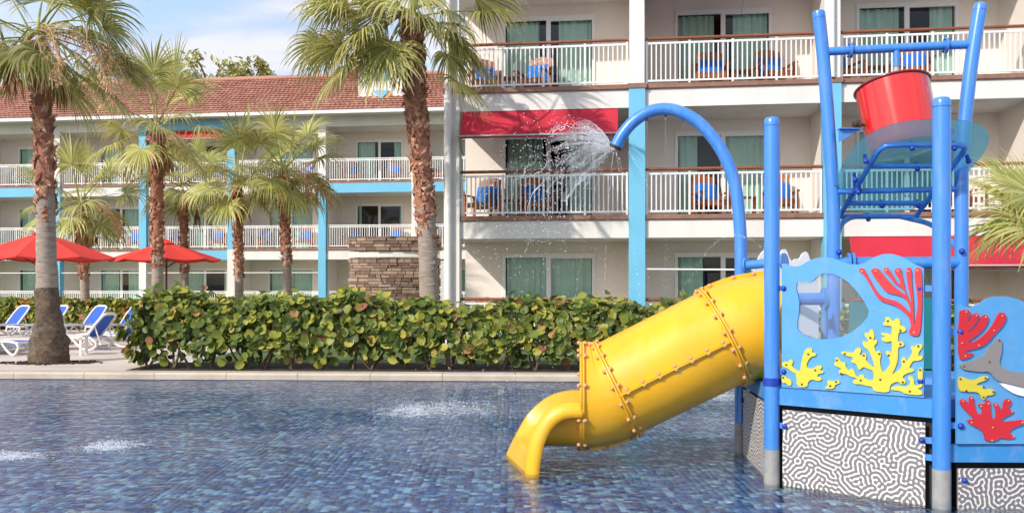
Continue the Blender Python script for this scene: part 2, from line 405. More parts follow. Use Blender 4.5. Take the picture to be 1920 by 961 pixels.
def make_water():
    m = bpy.data.materials.new('pool_water'); m.use_nodes = True
    n, l = m.node_tree.nodes, m.node_tree.links; n.clear()
    out = n.new('ShaderNodeOutputMaterial'); t = n.new('ShaderNodeBsdfTransparent'); t.inputs[0].default_value = (0.88, 0.95, 0.99, 1)
    g = n.new('ShaderNodeBsdfGlossy'); g.inputs['Roughness'].default_value = 0.05
    tc = n.new('ShaderNodeTexCoord')
    heights = []
    for sc, st, w in ((2.6, (.7, 1.5, 1), 1.0), (7, (.75, 1.3, 1), 1.0), (22, (.8, 1.2, 1), 0.34)):
        mp = n.new('ShaderNodeMapping'); mp.inputs['Scale'].default_value = st; mp.inputs['Rotation'].default_value = (0, 0, 0.03 * sc - .3)
        l.new(tc.outputs['Object'], mp.inputs[0])
        no = n.new('ShaderNodeTexNoise'); no.inputs['Scale'].default_value = sc; no.inputs['Detail'].default_value = 2; no.inputs['Distortion'].default_value = 0.6
        l.new(mp.outputs[0], no.inputs['Vector'])
        mu = n.new('ShaderNodeMath'); mu.operation = 'MULTIPLY'; mu.inputs[1].default_value = w; l.new(no.outputs[0], mu.inputs[0]); heights.append(mu.outputs[0])
    a1 = n.new('ShaderNodeMath'); l.new(heights[0], a1.inputs[0]); l.new(heights[1], a1.inputs[1])
    a2 = n.new('ShaderNodeMath'); l.new(a1.outputs[0], a2.inputs[0]); l.new(heights[2], a2.inputs[1])
    bu = n.new('ShaderNodeBump'); bu.inputs['Strength'].default_value = 1.0; bu.inputs['Distance'].default_value = 0.020
    pn = n.new('ShaderNodeTexNoise'); pn.inputs['Scale'].default_value = 0.45; pn.inputs['Detail'].default_value = 2; l.new(tc.outputs['Object'], pn.inputs['Vector'])
    pr = n.new('ShaderNodeMapRange'); pr.inputs[1].default_value = .35; pr.inputs[2].default_value = .65; pr.inputs[3].default_value = .25; pr.inputs[4].default_value = 1.15; l.new(pn.outputs[0], pr.inputs[0]); l.new(pr.outputs[0], bu.inputs['Strength'])
    l.new(a2.outputs[0], bu.inputs['Height'])
    fr = n.new('ShaderNodeFresnel'); fr.inputs[0].default_value = 1.33; l.new(bu.outputs[0], fr.inputs['Normal']); l.new(bu.outputs[0], g.inputs['Normal'])
    rf = n.new('ShaderNodeBsdfRefraction'); rf.inputs['IOR'].default_value = 1.33; rf.inputs['Roughness'].default_value = 0.0; rf.inputs[0].default_value = (0.90, 0.96, 1.0, 1); l.new(bu.outputs[0], rf.inputs['Normal'])
    m0 = n.new('ShaderNodeMixShader'); m0.inputs[0].default_value = 0.72; l.new(t.outputs[0], m0.inputs[1]); l.new(rf.outputs[0], m0.inputs[2])
    mx = n.new('ShaderNodeMixShader'); l.new(front_only(n, l, fr.outputs[0]), mx.inputs[0]); l.new(m0.outputs[0], mx.inputs[1]); l.new(g.outputs[0], mx.inputs[2])
    l.new(mx.outputs[0], out.inputs[0])
    return m
WATER = make_water()
DROP = glassy('water_drops', (1, 1, 1, 1), 0.05, 1.33, (0.92, 0.94, 0.96, 1), 0.62)
SHEETW = glassy('water_sheet', (0.97, 0.98, 1, 1), 0.08, 1.33, (0.9, 0.92, 0.95, 1), 0.12)
FOAM = glassy('foam', (1, 1, 1, 1), 0.3, 1.2, (0.85, 0.9, 0.96, 1), 0.30)

# ------------------------------------------------------------------ ground, pool
EDGE = lambda x: 13.72 - 0.042 * (x + 3.6)        # far pool edge
gm = MB(); gm.add([(-400,-400,-0.6),(400,-400,-0.6),(400,-14,-0.6),(-400,-14,-0.6)], [(0,1,2,3)])
gm.add([(-400,24,0.04),(400,24,0.04),(400,900,0.04),(-400,900,0.04)], [(0,1,2,3)])
gm.build('ground', GROUND, kind='structure')
DZ = 0.10
LX = -6.42                                           # where deck meets planting
dm = MB()
dm.add([(-40, EDGE(-40)+0.32, DZ), (LX+0.4, EDGE(LX)+0.32, DZ), (LX+0.4, 26.3, DZ), (-40, 26.3, DZ)], [(0,1,2,3)])
dm.build('deck', DECK, kind='structure')
lm = MB(); lm.add([(LX+0.4, EDGE(LX)+0.32, DZ-0.03), (26, EDGE(26)+0.32, DZ-0.03), (26, 40, DZ-0.03), (LX+0.4, 40, DZ-0.03)], [(0,1,2,3)])
lm.add([(-40, 26.3, DZ-0.03), (LX+0.4, 26.3, DZ-0.03), (LX+0.4, 44, DZ-0.03), (-40, 44, DZ-0.03)], [(0,1,2,3)])
lm.build('lawn', LAWN, kind='structure')
sm = MB(); sm.add([(LX-0.05, EDGE(LX)+0.34, DZ+0.004), (20, EDGE(20)+0.34, DZ+0.004), (20, EDGE(20)+1.5, DZ+0.004), (LX-0.05, EDGE(LX)+1.9, DZ+0.004)], [(0,1,2,3)])
sm.build('soil_bed', SOIL, kind='structure')
# coping: long stones laid end to end
cope = link('pool_coping', None, kind='structure')
x = -14.0; i = 0
while x < 14:
    L = 1.18 + R.uniform(-.02, .02); y0 = EDGE(x); y1 = EDGE(x+L)
    m = MB(); m.add([(x+.003,y0,.004),(x+L-.003,y1,.004),(x+L-.003,y1+.33,.004),(x+.003,y0+.33,.004),
                     (x+.004,y0,DZ-.02),(x+L-.004,y1,DZ-.02),(x+L-.004,y1+.33,DZ+.012),(x+.004,y0+.33,DZ+.012),
                     (x+.004,y0+.03,DZ+.012),(x+L-.004,y1+.03,DZ+.012)],
                    [(0,1,5,4),(4,5,9,8),(8,9,6,7),(1,2,6,9,5),(2,3,7,6),(3,0,4,8,7)])
    m.build('coping_stone', COPE, cope); x += L
pw = MB(); pw.add([(-60,EDGE(-60)+.012,-.3),(60,EDGE(60)+.012,-.3),(60,EDGE(60)+.012,.02),(-60,EDGE(-60)+.012,.02)],[(0,1,2,3)]); pw.build('pool_wall', mat('waterline_tile', lin(70,92,150), .4, .4, 9), kind='structure')
g = at(892, 703, EDGE(-.5)+.12)
gr = link('drain_grille', None, None, (g.x, EDGE(g.x)+.2, DZ+.016), label='narrow dark drain grille let into the pale pool coping', cat='drain')
m = MB(); m.box((-.48,-.045,-.003),(.48,-.035,.006)); m.box((-.48,.035,-.003),(.48,.045,.006)); m.build('frame', PIPEG, gr)
sl = MB(); sl.box((-.006,-.034,0),(.006,.034,.004)); slm = sl.mesh('slat', BLACK)
for k in range(34): link('slat', slm, gr, (-.46+k*.0279, 0, 0))
# small soaking pool sunk in the deck
FLZ = -0.15
fm = MB(); fm.add([(-60,-14,FLZ),(60,-14,FLZ),(60,EDGE(60),FLZ),(-60,EDGE(-60),FLZ)], [(0,1,2,3)])
pool_floor = fm.build('pool_floor', GROUT, kind='structure')
fm = MB(); fm.add([(-60,-14,FLZ+.004),(60,-14,FLZ+.004),(60,4.9,FLZ+.004),(-60,4.9,FLZ+.004)], [(0,1,2,3)])
fm.build('mosaic', FARTILE, pool_floor, kind='stuff')
wm = MB(); wm.add([(-60,-14,0),(60,-14,0),(60,EDGE(60)+.02,0),(-60,EDGE(-60)+.02,0)], [(0,1,2,3)])
wm.build('pool_water', WATER, kind='structure')

# mosaic tiles: nearest 300 are pieces of their own, the rest one mesh
PT = 0.0575; GAP = 0.0045
xs = np.arange(-10.5, 10.5, PT); ys = np.arange(4.95, 14.2, PT)
rng = np.random.default_rng(3)
GX, GY = np.meshgrid(xs, ys)
GX, GY = GX.ravel(), GY.ravel()
keep = (np.abs(GX) < GY*0.6 + 1.6) & (GY + PT < 13.72 - 0.042*(GX+3.6))
GX, GY = GX[keep], GY[keep]
near = (GY > 6.40) & (GY < 6.40+PT*6) & (GX > -1.55) & (GX < -1.55+PT*50)
tm = []
for k in range(4):
    j = lambda: R.uniform(-.003, .003)
    m = MB(); h = PT/2-GAP/2
    t = [(-h+j(),-h+j(),.006),(h+j(),-h+j(),.006),(h+j(),h+j(),.006),(-h+j(),h+j(),.006)]
    b = [(p[0]*1.04,p[1]*1.04,0.0005) for p in t]
    m.add(t+b, [(0,1,2,3),(0,4,5,1),(1,5,6,2),(2,6,7,3),(3,7,4,0)]); tm.append(m.mesh('tile', TILE))
for a, b in list(zip(GX[near], GY[near]))[:300]:
    link('tile', R.choice(tm), pool_floor, (a+PT/2, b+PT/2, FLZ), (0, 0, R.choice((0, PI/2, PI, -PI/2))+R.uniform(-.04,.04)))
GX, GY = GX[~near], GY[~near]
N = len(GX)
def wob(x, y): return 0.006*np.sin(x*23+2*np.sin(y*9)) , 0.006*np.sin(y*19+2*np.sin(x*11))
h0 = GAP/2
cx = np.stack([GX+h0, GX+PT-h0, GX+PT-h0, GX+h0], 1); cy = np.stack([GY+h0, GY+h0, GY+PT-h0, GY+PT-h0], 1)
dx_, dy_ = wob(cx, cy)
cx = cx + dx_ + rng.uniform(-.0022,.0022,cx.shape); cy = cy + dy_ + rng.uniform(-.0022,.0022,cy.shape)
mx_, my_ = cx.mean(1, keepdims=True), cy.mean(1, keepdims=True)
bx_, by_ = mx_+(cx-mx_)*1.04, my_+(cy-my_)*1.04
zt = FLZ+.006+rng.uniform(-.0012,.0012,(N,1))*np.ones((1,4)); zb = np.full((N,4), FLZ+.0005)
V = np.concatenate([np.stack([cx,cy,zt],2), np.stack([bx_,by_,zb],2)],1).reshape(-1,3)
Q = np.array([[0,1,2,3],[0,4,5,1],[1,5,6,2],[2,6,7,3],[3,7,4,0]])
Fq = (np.arange(N)[:,None,None]*8 + Q[None]).reshape(-1,4)
me = bpy.data.meshes.new('tiles'); me.vertices.add(len(V)); me.vertices.foreach_set('co', V.ravel())
me.loops.add(Fq.size); me.loops.foreach_set('vertex_index', Fq.ravel().astype(np.int32))
me.polygons.add(len(Fq)); me.polygons.foreach_set('loop_start', np.arange(len(Fq), dtype=np.int32)*4)
me.update(calc_edges=True); me.validate(); me.materials.append(TILE)
link('mosaic_tiles', me, pool_floor, kind='stuff')

# ------------------------------------------------------------------ hotel wings
TH = 0.126; ANG = math.atan(TH)
FL = [0.16, 3.06, 5.96, 8.86]
BAY = 4.18; DEP = 1.65

mesh_cache = {}
def cached(key, fn):
    if key not in mesh_cache: mesh_cache[key] = fn()
    return mesh_cache[key]

def curtain_mesh(w, h, seed):
    r = random.Random(seed); m = MB(); n = max(8, int(w/0.035)); vs = []; ph = r.uniform(0, 6)
    for i in range(n+1):
        x = w*i/n; y = 0.035*math.sin(x*38+ph+1.5*math.sin(x*9)) + .01*math.sin(x*90)
        vs += [(x, y*.7, 0), (x, y, h)]
    m.add(vs, [(2*i, 2*i+2, 2*i+3, 2*i+1) for i in range(n)])
    return m.mesh('curtain', CURT, 60)

def sliding_door(parent, x, y, z, w, h, seed, openness):
    """frame centred on x, its face on the wall plane y"""
    r = random.Random(seed)
    def frame():
        m = MB(); t = .07; d0, d1 = -.035, .05
        m.box((-w/2-t,d0,0),(-w/2,d1,h+t)); m.box((w/2,d0,0),(w/2+t,d1,h+t)); m.box((-w/2,d0,h),(w/2,d1,h+t))
        m.box((-.055,d0+.01,0),(.055,d1-.02,h)); m.box((-w/2,d0+.01,0),(-.055,d1-.02,.07)); m.box((.055,d0+.01,0),(w/2,d1-.02,.07))
        m.box((.055,d0+.012,h-.06),(w/2,d1-.02,h)); m.box((-w/2,d0+.012,h-.035),(-.055,d1-.02,h))
        return m.mesh('sliding_door', RAILW)
    dr = link('sliding_door', cached(('df', w, h), frame), parent, (x, y, z))
    def pane():
        m = MB(); m.box((-w/4+.03,0,0.07),(w/4-.03,.008,h-.04)); return m.mesh('pane', GLASS)
    pm = cached(('pane', w, h), pane)
    link('pane', pm, dr, (-w/4, -.005, 0)); link('pane', pm, dr, (w/4, .012, 0))
    a, b = openness
    if a > 0.05: link('curtain', cached(('c', round(a*w/2,2), h, seed % 3), lambda: curtain_mesh(a*w/2, h-.05, seed)), dr, (-w/2+.02, .14, .02))
    if b > 0.05: link('curtain', cached(('c', round(b*w/2,2), h, seed % 3+5), lambda: curtain_mesh(b*w/2, h-.05, seed+5)), dr, (w/2-b*w/2-.02, .15, .02))
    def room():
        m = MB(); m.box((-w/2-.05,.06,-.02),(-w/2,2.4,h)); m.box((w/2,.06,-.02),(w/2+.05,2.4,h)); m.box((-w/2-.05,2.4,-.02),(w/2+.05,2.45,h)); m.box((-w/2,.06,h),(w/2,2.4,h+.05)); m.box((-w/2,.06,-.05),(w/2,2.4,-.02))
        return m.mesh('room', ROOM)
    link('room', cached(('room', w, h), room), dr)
    return dr

def wall_with_openings(x0, x1, z0, z1, y0, y1, openings):
    """openings: (xa, xb, ztop) from the floor up"""
    m = MB(); x = x0
    for xa, xb, zt in sorted(openings):
        m.box((x, y0, z0), (xa, y1, z1)); m.box((xa, y0, zt), (xb, y1, z1)); x = xb
    m.box((x, y0, z0), (x1, y1, z1)); return m

def railing(parent, x0, x1, z, y, single, wood, pitch=.112, post_every=.9):
    h = 1.0; m = MB()
    m.box((x0,y-.02,z+h-.10),(x1,y+.02,z+h-.055)); m.box((x0,y-.018,z+.07),(x1,y+.018,z+.11))
    n = max(2, round((x1-x0)/post_every)); sp = (x1-x0-.06)/n; posts = [x0+.03+i*sp for i in range(n+1)]
    for p in posts: m.box((p-.022,y-.026,z+.01),(p+.022,y+.026,z+h-.03))
    rl = m.build('railing', RAILW, parent)
    if wood: hm = MB(); hm.tube([(x0,y,z+h+.025),((x0+x1)/2,y,z+h+.025),(x1,y,z+h+.025)], .036, 8); hm.build('handrail', WOODR, rl, 50)
    else: hm = MB(); hm.box((x0,y-.03,z+h-.028),(x1,y+.03,z+h+.012)); hm.build('handrail', RAILW, rl)
    pos = []
    for a in posts[:-1]:
        k = int(sp/pitch); pos += [a + (j+1)*sp/(k+1) for j in range(k)]
    if single:
        bm = cached('baluster', lambda: MB().box((-.0135,-.012,.105),(.0135,.012,h-.095)).mesh('baluster', RAILW))
        for p in pos: link('baluster', bm, rl, (p, y, z))
    else:
        m = MB()
        for p in pos: m.box((p-.013,y-.012,z+.105),(p+.013,y+.012,z+h-.095))
        m.build('balusters', RAILW, rl, kind='stuff')
    return rl

def chair_proto():
    o = link('balcony_chair', None)
    for i in range(5):
        x = -.24+i*.12; hh = .98+.10*math.cos((i-2)*.55)
        m = MB(); M = Matrix.Translation((0,.22,0)) @ Matrix.Rotation(math.radians(-14),4,'X')
        m.box((x-.052,-.012,.28),(x+.052,.012,hh), M=M); m.build('back_slat', WOODC, o)
    m = MB(); M = Matrix.Translation((0,.2,0)) @ Matrix.Rotation(math.radians(-14),4,'X'); m.box((-.30,.013,.62),(.30,.035,.70), M=M); m.build('back_rail', WOODC, o)
    m = MB()
    for i in range(5): m.box((-.28,-.30+i*.115,.36-.012*i),(.28,-.20+i*.115,.385-.012*i))
    m.build('seat', WOODC, o)
    m = MB(); m.box((-.28,-.325,.26),(.28,-.302,.35)); m.build('front_rail', WOODC, o)
    for s in (-1,1):
        m = MB(); m.box((s*.345-.05,-.36,.56),(s*.345+.05,.30,.585)); m.build('armrest', WOODC, o)
        m = MB(); m.box((s*.33-.025,-.33,0),(s*.33+.025,-.25,.558)); m.build('leg', WOODC, o)
        m = MB(); m.box((s*.33-.025,.20,0),(s*.33+.025,.28,.558)); m.build('leg', WOODC, o)
    # padded cushion leaning on the slats
    m = MB(); n = 8; M = Matrix.Translation((0,.125,0)) @ Matrix.Rotation(math.radians(-14),4,'X'); vs = []; fs = []
    for side in (-1,1):
        for i in range(n+1):
            for j in range(n+1):
                u, v = i/n*2-1, j/n*2-1; b = (1-abs(u)**4)*(1-abs(v)**4)
                vs.append(M @ Vector((u*.27*(1-.03*v*v), side*(.012+.055*b), .62+v*.23*(1-.03*u*u))))
    q = (n+1)**2
    for i in range(n):
        for j in range(n):
            a = i*(n+1)+j; fs.append((a,a+n+1,a+n+2,a+1)); fs.append((q+a,q+a+1,q+a+n+2,q+a+n+1))
    rim = [i*(n+1) for i in range(n+1)]+[n*(n+1)+j for j in range(1,n+1)]+[i*(n+1)+n for i in range(n-1,-1,-1)]+[j for j in range(n-1,0,-1)]
    for a, b in zip(rim, rim[1:]+rim[:1]): fs.append((a,b,q+b,q+a))
    m.add(vs, fs); m.build('cushion', CUSH, o, 60)
    return o
chair0 = chair_proto(); chair_used = [False]
def put_chair(wing, s, d, z, label, rz=0.0, group='armchairs on the balconies'):
    o = chair0 if not chair_used[0] else copy_tree(chair0); chair_used[0] = True
    o.location = wing_pt(wing, s, d, z); o.rotation_euler = (0, 0, -ANG + rz)
    o['label'], o['category'], o['group'] = label, 'chair', group
    return o
def table_proto():
    o = link('side_table', None); m = MB()
    for i in range(4): m.box((-.25+i*.127,-.2,.44),(-.25+i*.127+.118,.2,.465))
    m.build('table_top', WOODC, o)
    for sx in (-1,1):
        for sy in (-1,1): MB().box((sx*.2-.025,sy*.15-.025,0),(sx*.2+.025,sy*.15+.025,.438)).build('leg', WOODC, o)
    return o
table0 = table_proto(); table_used = [False]
def put_table(wing, s, d, z, label):
    o = table0 if not table_used[0] else copy_tree(table0); table_used[0] = True
    o.location = wing_pt(wing, s, d, z); o.rotation_euler = (0,0,-ANG)
    o['label'], o['category'], o['group'] = label, 'table', 'small tables on the balconies'
def wing_pt(w, s, d, z):
    c, sn = math.cos(ANG), math.sin(ANG); o = w.location
    return (o.x + s*c + d*sn, o.y - s*sn + d*c, z)

def awning(parent, x0, x1, ztop, zbot, y0, y1):
    m = MB(); n = 24; vs = []
    for i in range(n+1):
        x = x0+(x1-x0)*i/n; w = .012*math.sin(i*2.1)
        vs += [(x,y0,ztop),(x,(y0+y1)/2+w,(ztop+zbot)/2),(x,y1+w*.4,zbot),(x,y1+w*.4,zbot-.05)]
    fs = [(4*i+k,4*i+4+k,4*i+5+k,4*i+1+k) for i in range(n) for k in range(3)]
    m.add(vs, fs); a = m.build('awning', AWN, parent, 50)
    m = MB(); m.cyl((x0-.06,y1-.02,zbot),(x1+.06,y1-.02,zbot),.022,8); m.build('front_bar', PIPEG, a, 50)
    for x in (x0-.03, x1+.03):
        m = MB(); m.cyl((x,y1-.02,zbot),(x,y0+.25,zbot-.35),.014,6); m.build('arm', PIPEG, a)
    return a

# --- near wing, on the right behind the play tower
near_wing = thing('hotel_wing', (0.48, 19.3, 0), 'near white hotel wing with wooden handrails and pale blue columns behind the slide', 'building', -ANG)
NC = [-1.86 + BAY*k for k in range(5)]
W = .36
for lv in range(4):
    z = FL[lv]
    m = MB(); m.box((NC[0]-W/2, 0.0, z-.50 if lv else -.1), (NC[-1]+W/2, 10.0, z-.004)); m.build('floor_slab', WHITE, near_wing)
    if lv:
        for k in range(4):
            m = MB(); m.box((NC[k]+W/2+.002,-.05,z-.085),(NC[k+1]-W/2-.002,.20,z+.012)); m.box((NC[k]+W/2+.002,-.035,z-.1),(NC[k+1]-W/2-.002,-.005,z-.086)); m.build('edge_tiles', TERRA, near_wing)
m = MB(); m.box((NC[0]-W/2-.3,-.35,8.95),(NC[-1]+.5,10.2,9.2)); m.build('roof_slab', WHITE, near_wing)  # out of view, added to shade the top floor
for k, cx_ in enumerate(NC):
    low = SKYBL if k in (1, 2, 3) else WHITE
    MB().box((cx_-W/2,-.09,-.05),(cx_+W/2,.22,FL[2]-.09)).build('column', low, near_wing)
    MB().box((cx_-W/2+.015,-.06,FL[2]+.02),(cx_+W/2-.015,.22,FL[3]-.5)).build('column', WHITE, near_wing)
    MB().box((cx_-W/2-.03,-.11,FL[2]-.088),(cx_+W/2+.03,.10,FL[2]+.018)).build('column_cap', TERRA, near_wing)
    if k:
        for lv in range(3): MB().box((cx_-.09,.222,FL[lv]),(cx_+.09,DEP,FL[lv+1]-.502)).build('partition_wall', CREAM, near_wing)
for lv in range(3):
    z, zt = FL[lv], FL[lv+1]-.502
    ops = []; dw, dh = 2.12, 2.05
    for k in range(4):
        c = (NC[k]+NC[k+1])/2 - .02; ops.append((c-dw/2, c+dw/2, z+dh))
        opn = [[(1,.97),(.55,.62),(1,1),(1,1)],[(.85,.5),(.42,1),(.3,.4),(1,1)],[(.75,.75),(.8,.75),(.85,.45),(1,1)]][lv][k]
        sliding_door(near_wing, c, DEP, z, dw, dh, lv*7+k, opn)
        railing(near_wing, NC[k]+W/2+.01, NC[k+1]-W/2-.01, z, .055, lv > 0 or k == 0, True)
    m = wall_with_openings(NC[0], NC[-1], z, zt, DEP+.001, DEP+.2, ops); m.build('back_wall', CREAM, near_wing)
MB().cyl((NC[0]-.06,-.17,-.05),(NC[0]-.06,-.17,9),.075,14).build('downpipe', RAILW, near_wing, 50)
MB().cyl((NC[2]-.02,-.11,FL[2]+.02),(NC[2]-.02,-.11,9),.06,12).build('downpipe', RAILW, near_wing, 50)
awning(near_wing, NC[0]+.24, NC[1]-.42, FL[2]-.5, FL[2]-1.12, .02, -.34)
awning(near_wing, NC[2]+.36, NC[3]-.2, FL[1]-.5, FL[1]-1.14, .02, -.34)
awning(near_wing, NC[1]+.2, NC[2]-1.9, FL[3]-.45, FL[3]-.95, .02, -.34)
MB().cyl((NC[1]+W/2,-.02,1.86),(NC[2]-W/2,-.02,1.83),.022,8).build('awning_bar', RAILW, near_wing, 50)
MB().cyl((NC[2]+W/2,-.02,1.86),(NC[3]-W/2,-.02,1.83),.022,8).build('awning_bar', RAILW, near_wing, 50)
FN = ['ground floor', 'middle floor', 'top floor']; BN = ['first', 'second', 'third']
for lv, k, sl_, sr_ in ((2,0,.62,1.78),(2,1,1.72,3.15),(2,2,.45,2.0),(1,0,.55,1.85),(1,1,1.72,3.25),(1,2,.55,3.05),(0,0,.55,2.1)):
    for side, off in (('left', sl_), ('right', sr_)):
        put_chair(near_wing, NC[k]+off, .92, FL[lv], f'wooden armchair with blue cushion, {side} seat on {BN[k]} {FN[lv]} balcony of near wing', R.uniform(-.35,.35))
    if lv: put_table(near_wing, NC[k]+(sl_+sr_)/2, .95, FL[lv], f'small slatted wooden table between armchairs on {BN[k]} {FN[lv]} balcony of near wing')

# --- far wing, on the left with the tiled roof
far_wing = thing('hotel_wing', (-8.415, 37.4, 0), 'long far hotel wing with red tiled roof and white balconies behind the palms', 'building', -ANG)
FC = {k: 0.12 + BAY*k for k in range(-5, 3)}
K0, K1 = -5, 2
for lv in range(4):
    z = FL[lv]
    MB().box((FC[K0], 0, z-.5 if lv else -.1), (FC[K1], 9, z-.004)).build('floor_slab', WHITE, far_wing)
    if 0 < lv < 3:
        MB().box((FC[K0],-.05,z-.085),(FC[K1],.2,z+.012)).build('edge_tiles', TERRA, far_wing)
# pale blue frames over some of the bays
for (a, b, z) in ((-5,-3,2),(0,2,2),(-2,-1,1),(-2,-1,3)):
    MB().box((FC[a]-.2,-.075,FL[z]-.5),(FC[b]+.2,-.004,FL[z]-.09)).build('blue_beam', SKYBL, far_wing)
blue = {(-3,0),(-3,1),(-2,1),(-2,2),(-1,1),(-1,2),(0,0),(0,1),(-5,0),(-5,1)}
for k in range(K0, K1+1):
    for lv in range(3):
        MB().box((FC[k]-.17,-.10,FL[lv]-.05 if lv else -.05),(FC[k]+.17,.2,FL[lv+1]-.05-(.002 if lv<2 else .4))).build('column', SKYBL if (k,lv) in blue else WHITE, far_wing)
        MB().box((FC[k]-.09,.202,FL[lv]),(FC[k]+.09,DEP,FL[lv+1]-.502)).build('partition_wall', CREAM, far_wing)
for lv in range(3):
    z, zt = FL[lv], FL[lv+1]-.502; ops = []
    for k in range(K0, K1):
        c = (FC[k]+FC[k+1])/2; ops.append((c-1.03, c+1.03, z+2.0))
        o = (0.12,0.1) if (k == 0 and lv == 1) else R.choice([(1,1),(.8,.7),(1,.5),(.9,1),(.6,.9)])
        if k == 0 and lv == 2: o = (.75,.35)
        if k == -2 and lv == 0: o = (.9,.15)
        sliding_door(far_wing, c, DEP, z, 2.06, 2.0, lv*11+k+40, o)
        railing(far_wing, FC[k]+.18, FC[k+1]-.18, z, .06, False, False, pitch=.115)
    wall_with_openings(FC[K0], FC[K1], z, zt, DEP+.001, DEP+.2, ops).build('back_wall', CREAM, far_wing)
for k in (-4,-3,-2,-1): MB().cyl((FC[k]+.2,-.03,1.98),(FC[k+1]-.2,-.03,1.98),.022,6).build('awning_bar', RAILW, far_wing, 50)
awning(far_wing, FC[-2]+.25, FC[-1]-.3, FL[3]-.55, FL[3]-.95, .0, -.3)
# louvred service door by the fountain
m = MB()
for i in range(22): m.box((FC[1]+.6,-.02,.3+i*.1),(FC[1]+1.6,.02,.37+i*.1), M=None)
m.build('louvre', RAILW, far_wing)
# tiled roof: overlapping courses
def roof_mat():
    m = bpy.data.materials.new('roof_tile'); m.use_nodes = True
    n, l = m.node_tree.nodes, m.node_tree.links; b = n['Principled BSDF']
    ri = n.new('ShaderNodeNewGeometry'); rp = ramp(n, [(0, lin(172, 120, 102)), (0.4, lin(182, 130, 112)), (0.75, lin(190, 140, 122)), (1, lin(202, 156, 138))])
    l.new(ri.outputs['Random Per Island'], rp.inputs[0])
    tc = n.new('ShaderNodeTexCoord'); no = n.new('ShaderNodeTexNoise'); no.inputs['Scale'].default_value = 1.2; no.inputs['Detail'].default_value = 6
    l.new(tc.outputs['Object'], no.inputs['Vector']); mr = n.new('ShaderNodeMapRange'); mr.inputs[3].default_value = .7; mr.inputs[4].default_value = 1.2; l.new(no.outputs[0], mr.inputs[0])
    mu = n.new('ShaderNodeMix'); mu.data_type = 'RGBA'; mu.blend_type = 'MULTIPLY'; mu.inputs[0].default_value = 1
    l.new(rp.outputs[0], mu.inputs[6]); l.new(mr.outputs[0], mu.inputs[7]); l.new(mu.outputs[2], b.inputs['Base Color']); b.inputs['Roughness'].default_value = .8
    return m
ROOF = roof_mat()
EZ, RZ, EY, RY = 8.93, 11.75, -.75, 4.9
m = MB(); m.add([(FC[K0]-1,EY,EZ-.03),(FC[K1],EY,EZ-.03),(FC[K1],RY,RZ-.03),(FC[K0]-1,RY,RZ-.03),(FC[K0]-1,RY*2-EY,EZ-.03),(FC[K1],RY*2-EY,EZ-.03)], [(0,1,2,3),(3,2,5,4)])
roof = m.build('roof', ROOF, far_wing)
m = MB(); rows = 17; sl = Vector((0, RY-EY, RZ-EZ)); un = Vector((0,-(RZ-EZ),(RY-EY))).normalized()
for i in range(rows):
    x = FC[K0]-1+R.uniform(0,.2)
    while x < FC[K1]-.2:
        w_ = .215; p = Vector((x, EY, EZ)) + sl*(i/rows) - sl*(.006) + un*R.uniform(0,.004); q = p + sl*(1.25/rows)
        a, b = p + un*.062, q + un*.004
        p = p+sl*(.010)
        m.add([a, a+Vector((w_*.5,0,0))+un*.03, a+Vector((w_*.96,0,0)), b+Vector((w_*.96,0,0)), b+Vector((w_*.5,0,0))+un*.02, b, p, p+Vector((w_*.96,0,0))], [(0,1,4,5),(1,2,3,4),(6,7,2,1,0)])
        x += w_
m.build('roof_tiles', ROOF, roof, kind='stuff')
m = MB(); m.tube([(FC[K0]-1,RY,RZ+.02),(FC[K1],RY,RZ+.02)], .13, 10); m.build('ridge_cap', ROOF, roof)
m = MB(); m.box((FC[K0]-1,EY-.12,EZ-.16),(FC[K1],EY-.005,EZ-.02)); m.build('gutter', RAILW, far_wing)
m = MB(); m.box((FC[K0]-1,EY,EZ-.12),(FC[K1],.0,EZ-.06)); m.build('soffit', WHITE, far_wing)
m = MB(); m.box((FC[K0],-.004,FL[3]-.49),(FC[K1],.3,EZ-.12)); m.build('fascia', WHITE, far_wing)
# dormer above the eave
dl = 2.5
dz0, dz1, dw_ = 9.5, 11.75, 1.05
m = MB(); m.add([(dl-dw_,.9,dz0-.3),(dl+dw_,.9,dz0-.3),(dl+dw_,.9,11.0),(dl,.9,dz1+.1),(dl-dw_,.9,11.0),(dl-dw_,4.6,dz0-.3),(dl+dw_,4.6,dz0-.3),(dl+dw_,4.6,11.0),(dl,4.6,dz1+.1),(dl-dw_,4.6,11.0)], [(0,1,2,3,4),(1,6,7,2),(5,0,4,9)])
dorm = m.build('dormer', WHITE, far_wing)
m = MB(); 
for s in (-1,1):
    a = Vector((dl,.6,dz1+.2)); b = Vector((dl+s*(dw_+.35),.6,10.78)); t = Vector((0,0,.09)); e = Vector((0,4.3,0))
    m.add([a,b,b+e,a+e,a+t,b+t,b+t+e,a+t+e], [(0,1,2,3),(4,7,6,5),(0,4,5,1),(1,5,6,2)])
m.build('dormer_roof', ROOF, dorm)
MB().box((dl-.42,.86,10.55),(dl+.42,.898,11.3)).build('shutter', SKYBL, dorm)
ORNY = mat('yellow_trim', lin(206, 160, 84), 0.6)
plate([(-.45,9.85),(0,9.40),(.45,9.85),(.45,10.02),(0,9.57),(-.45,10.02)], [], (dl,0.86,0), (1,0,0), (0,-1,0), 0, .04).build('chevron_trim', ORNY, dorm)
plate([(-.40,10.08),(0,9.68),(.40,10.08)], [], (dl,0.86,0), (1,0,0), (0,-1,0), 0, .035).build('chevron_panel', SKYBL, dorm)
ON = ['first','second','third','fourth','fifth','sixth','seventh']
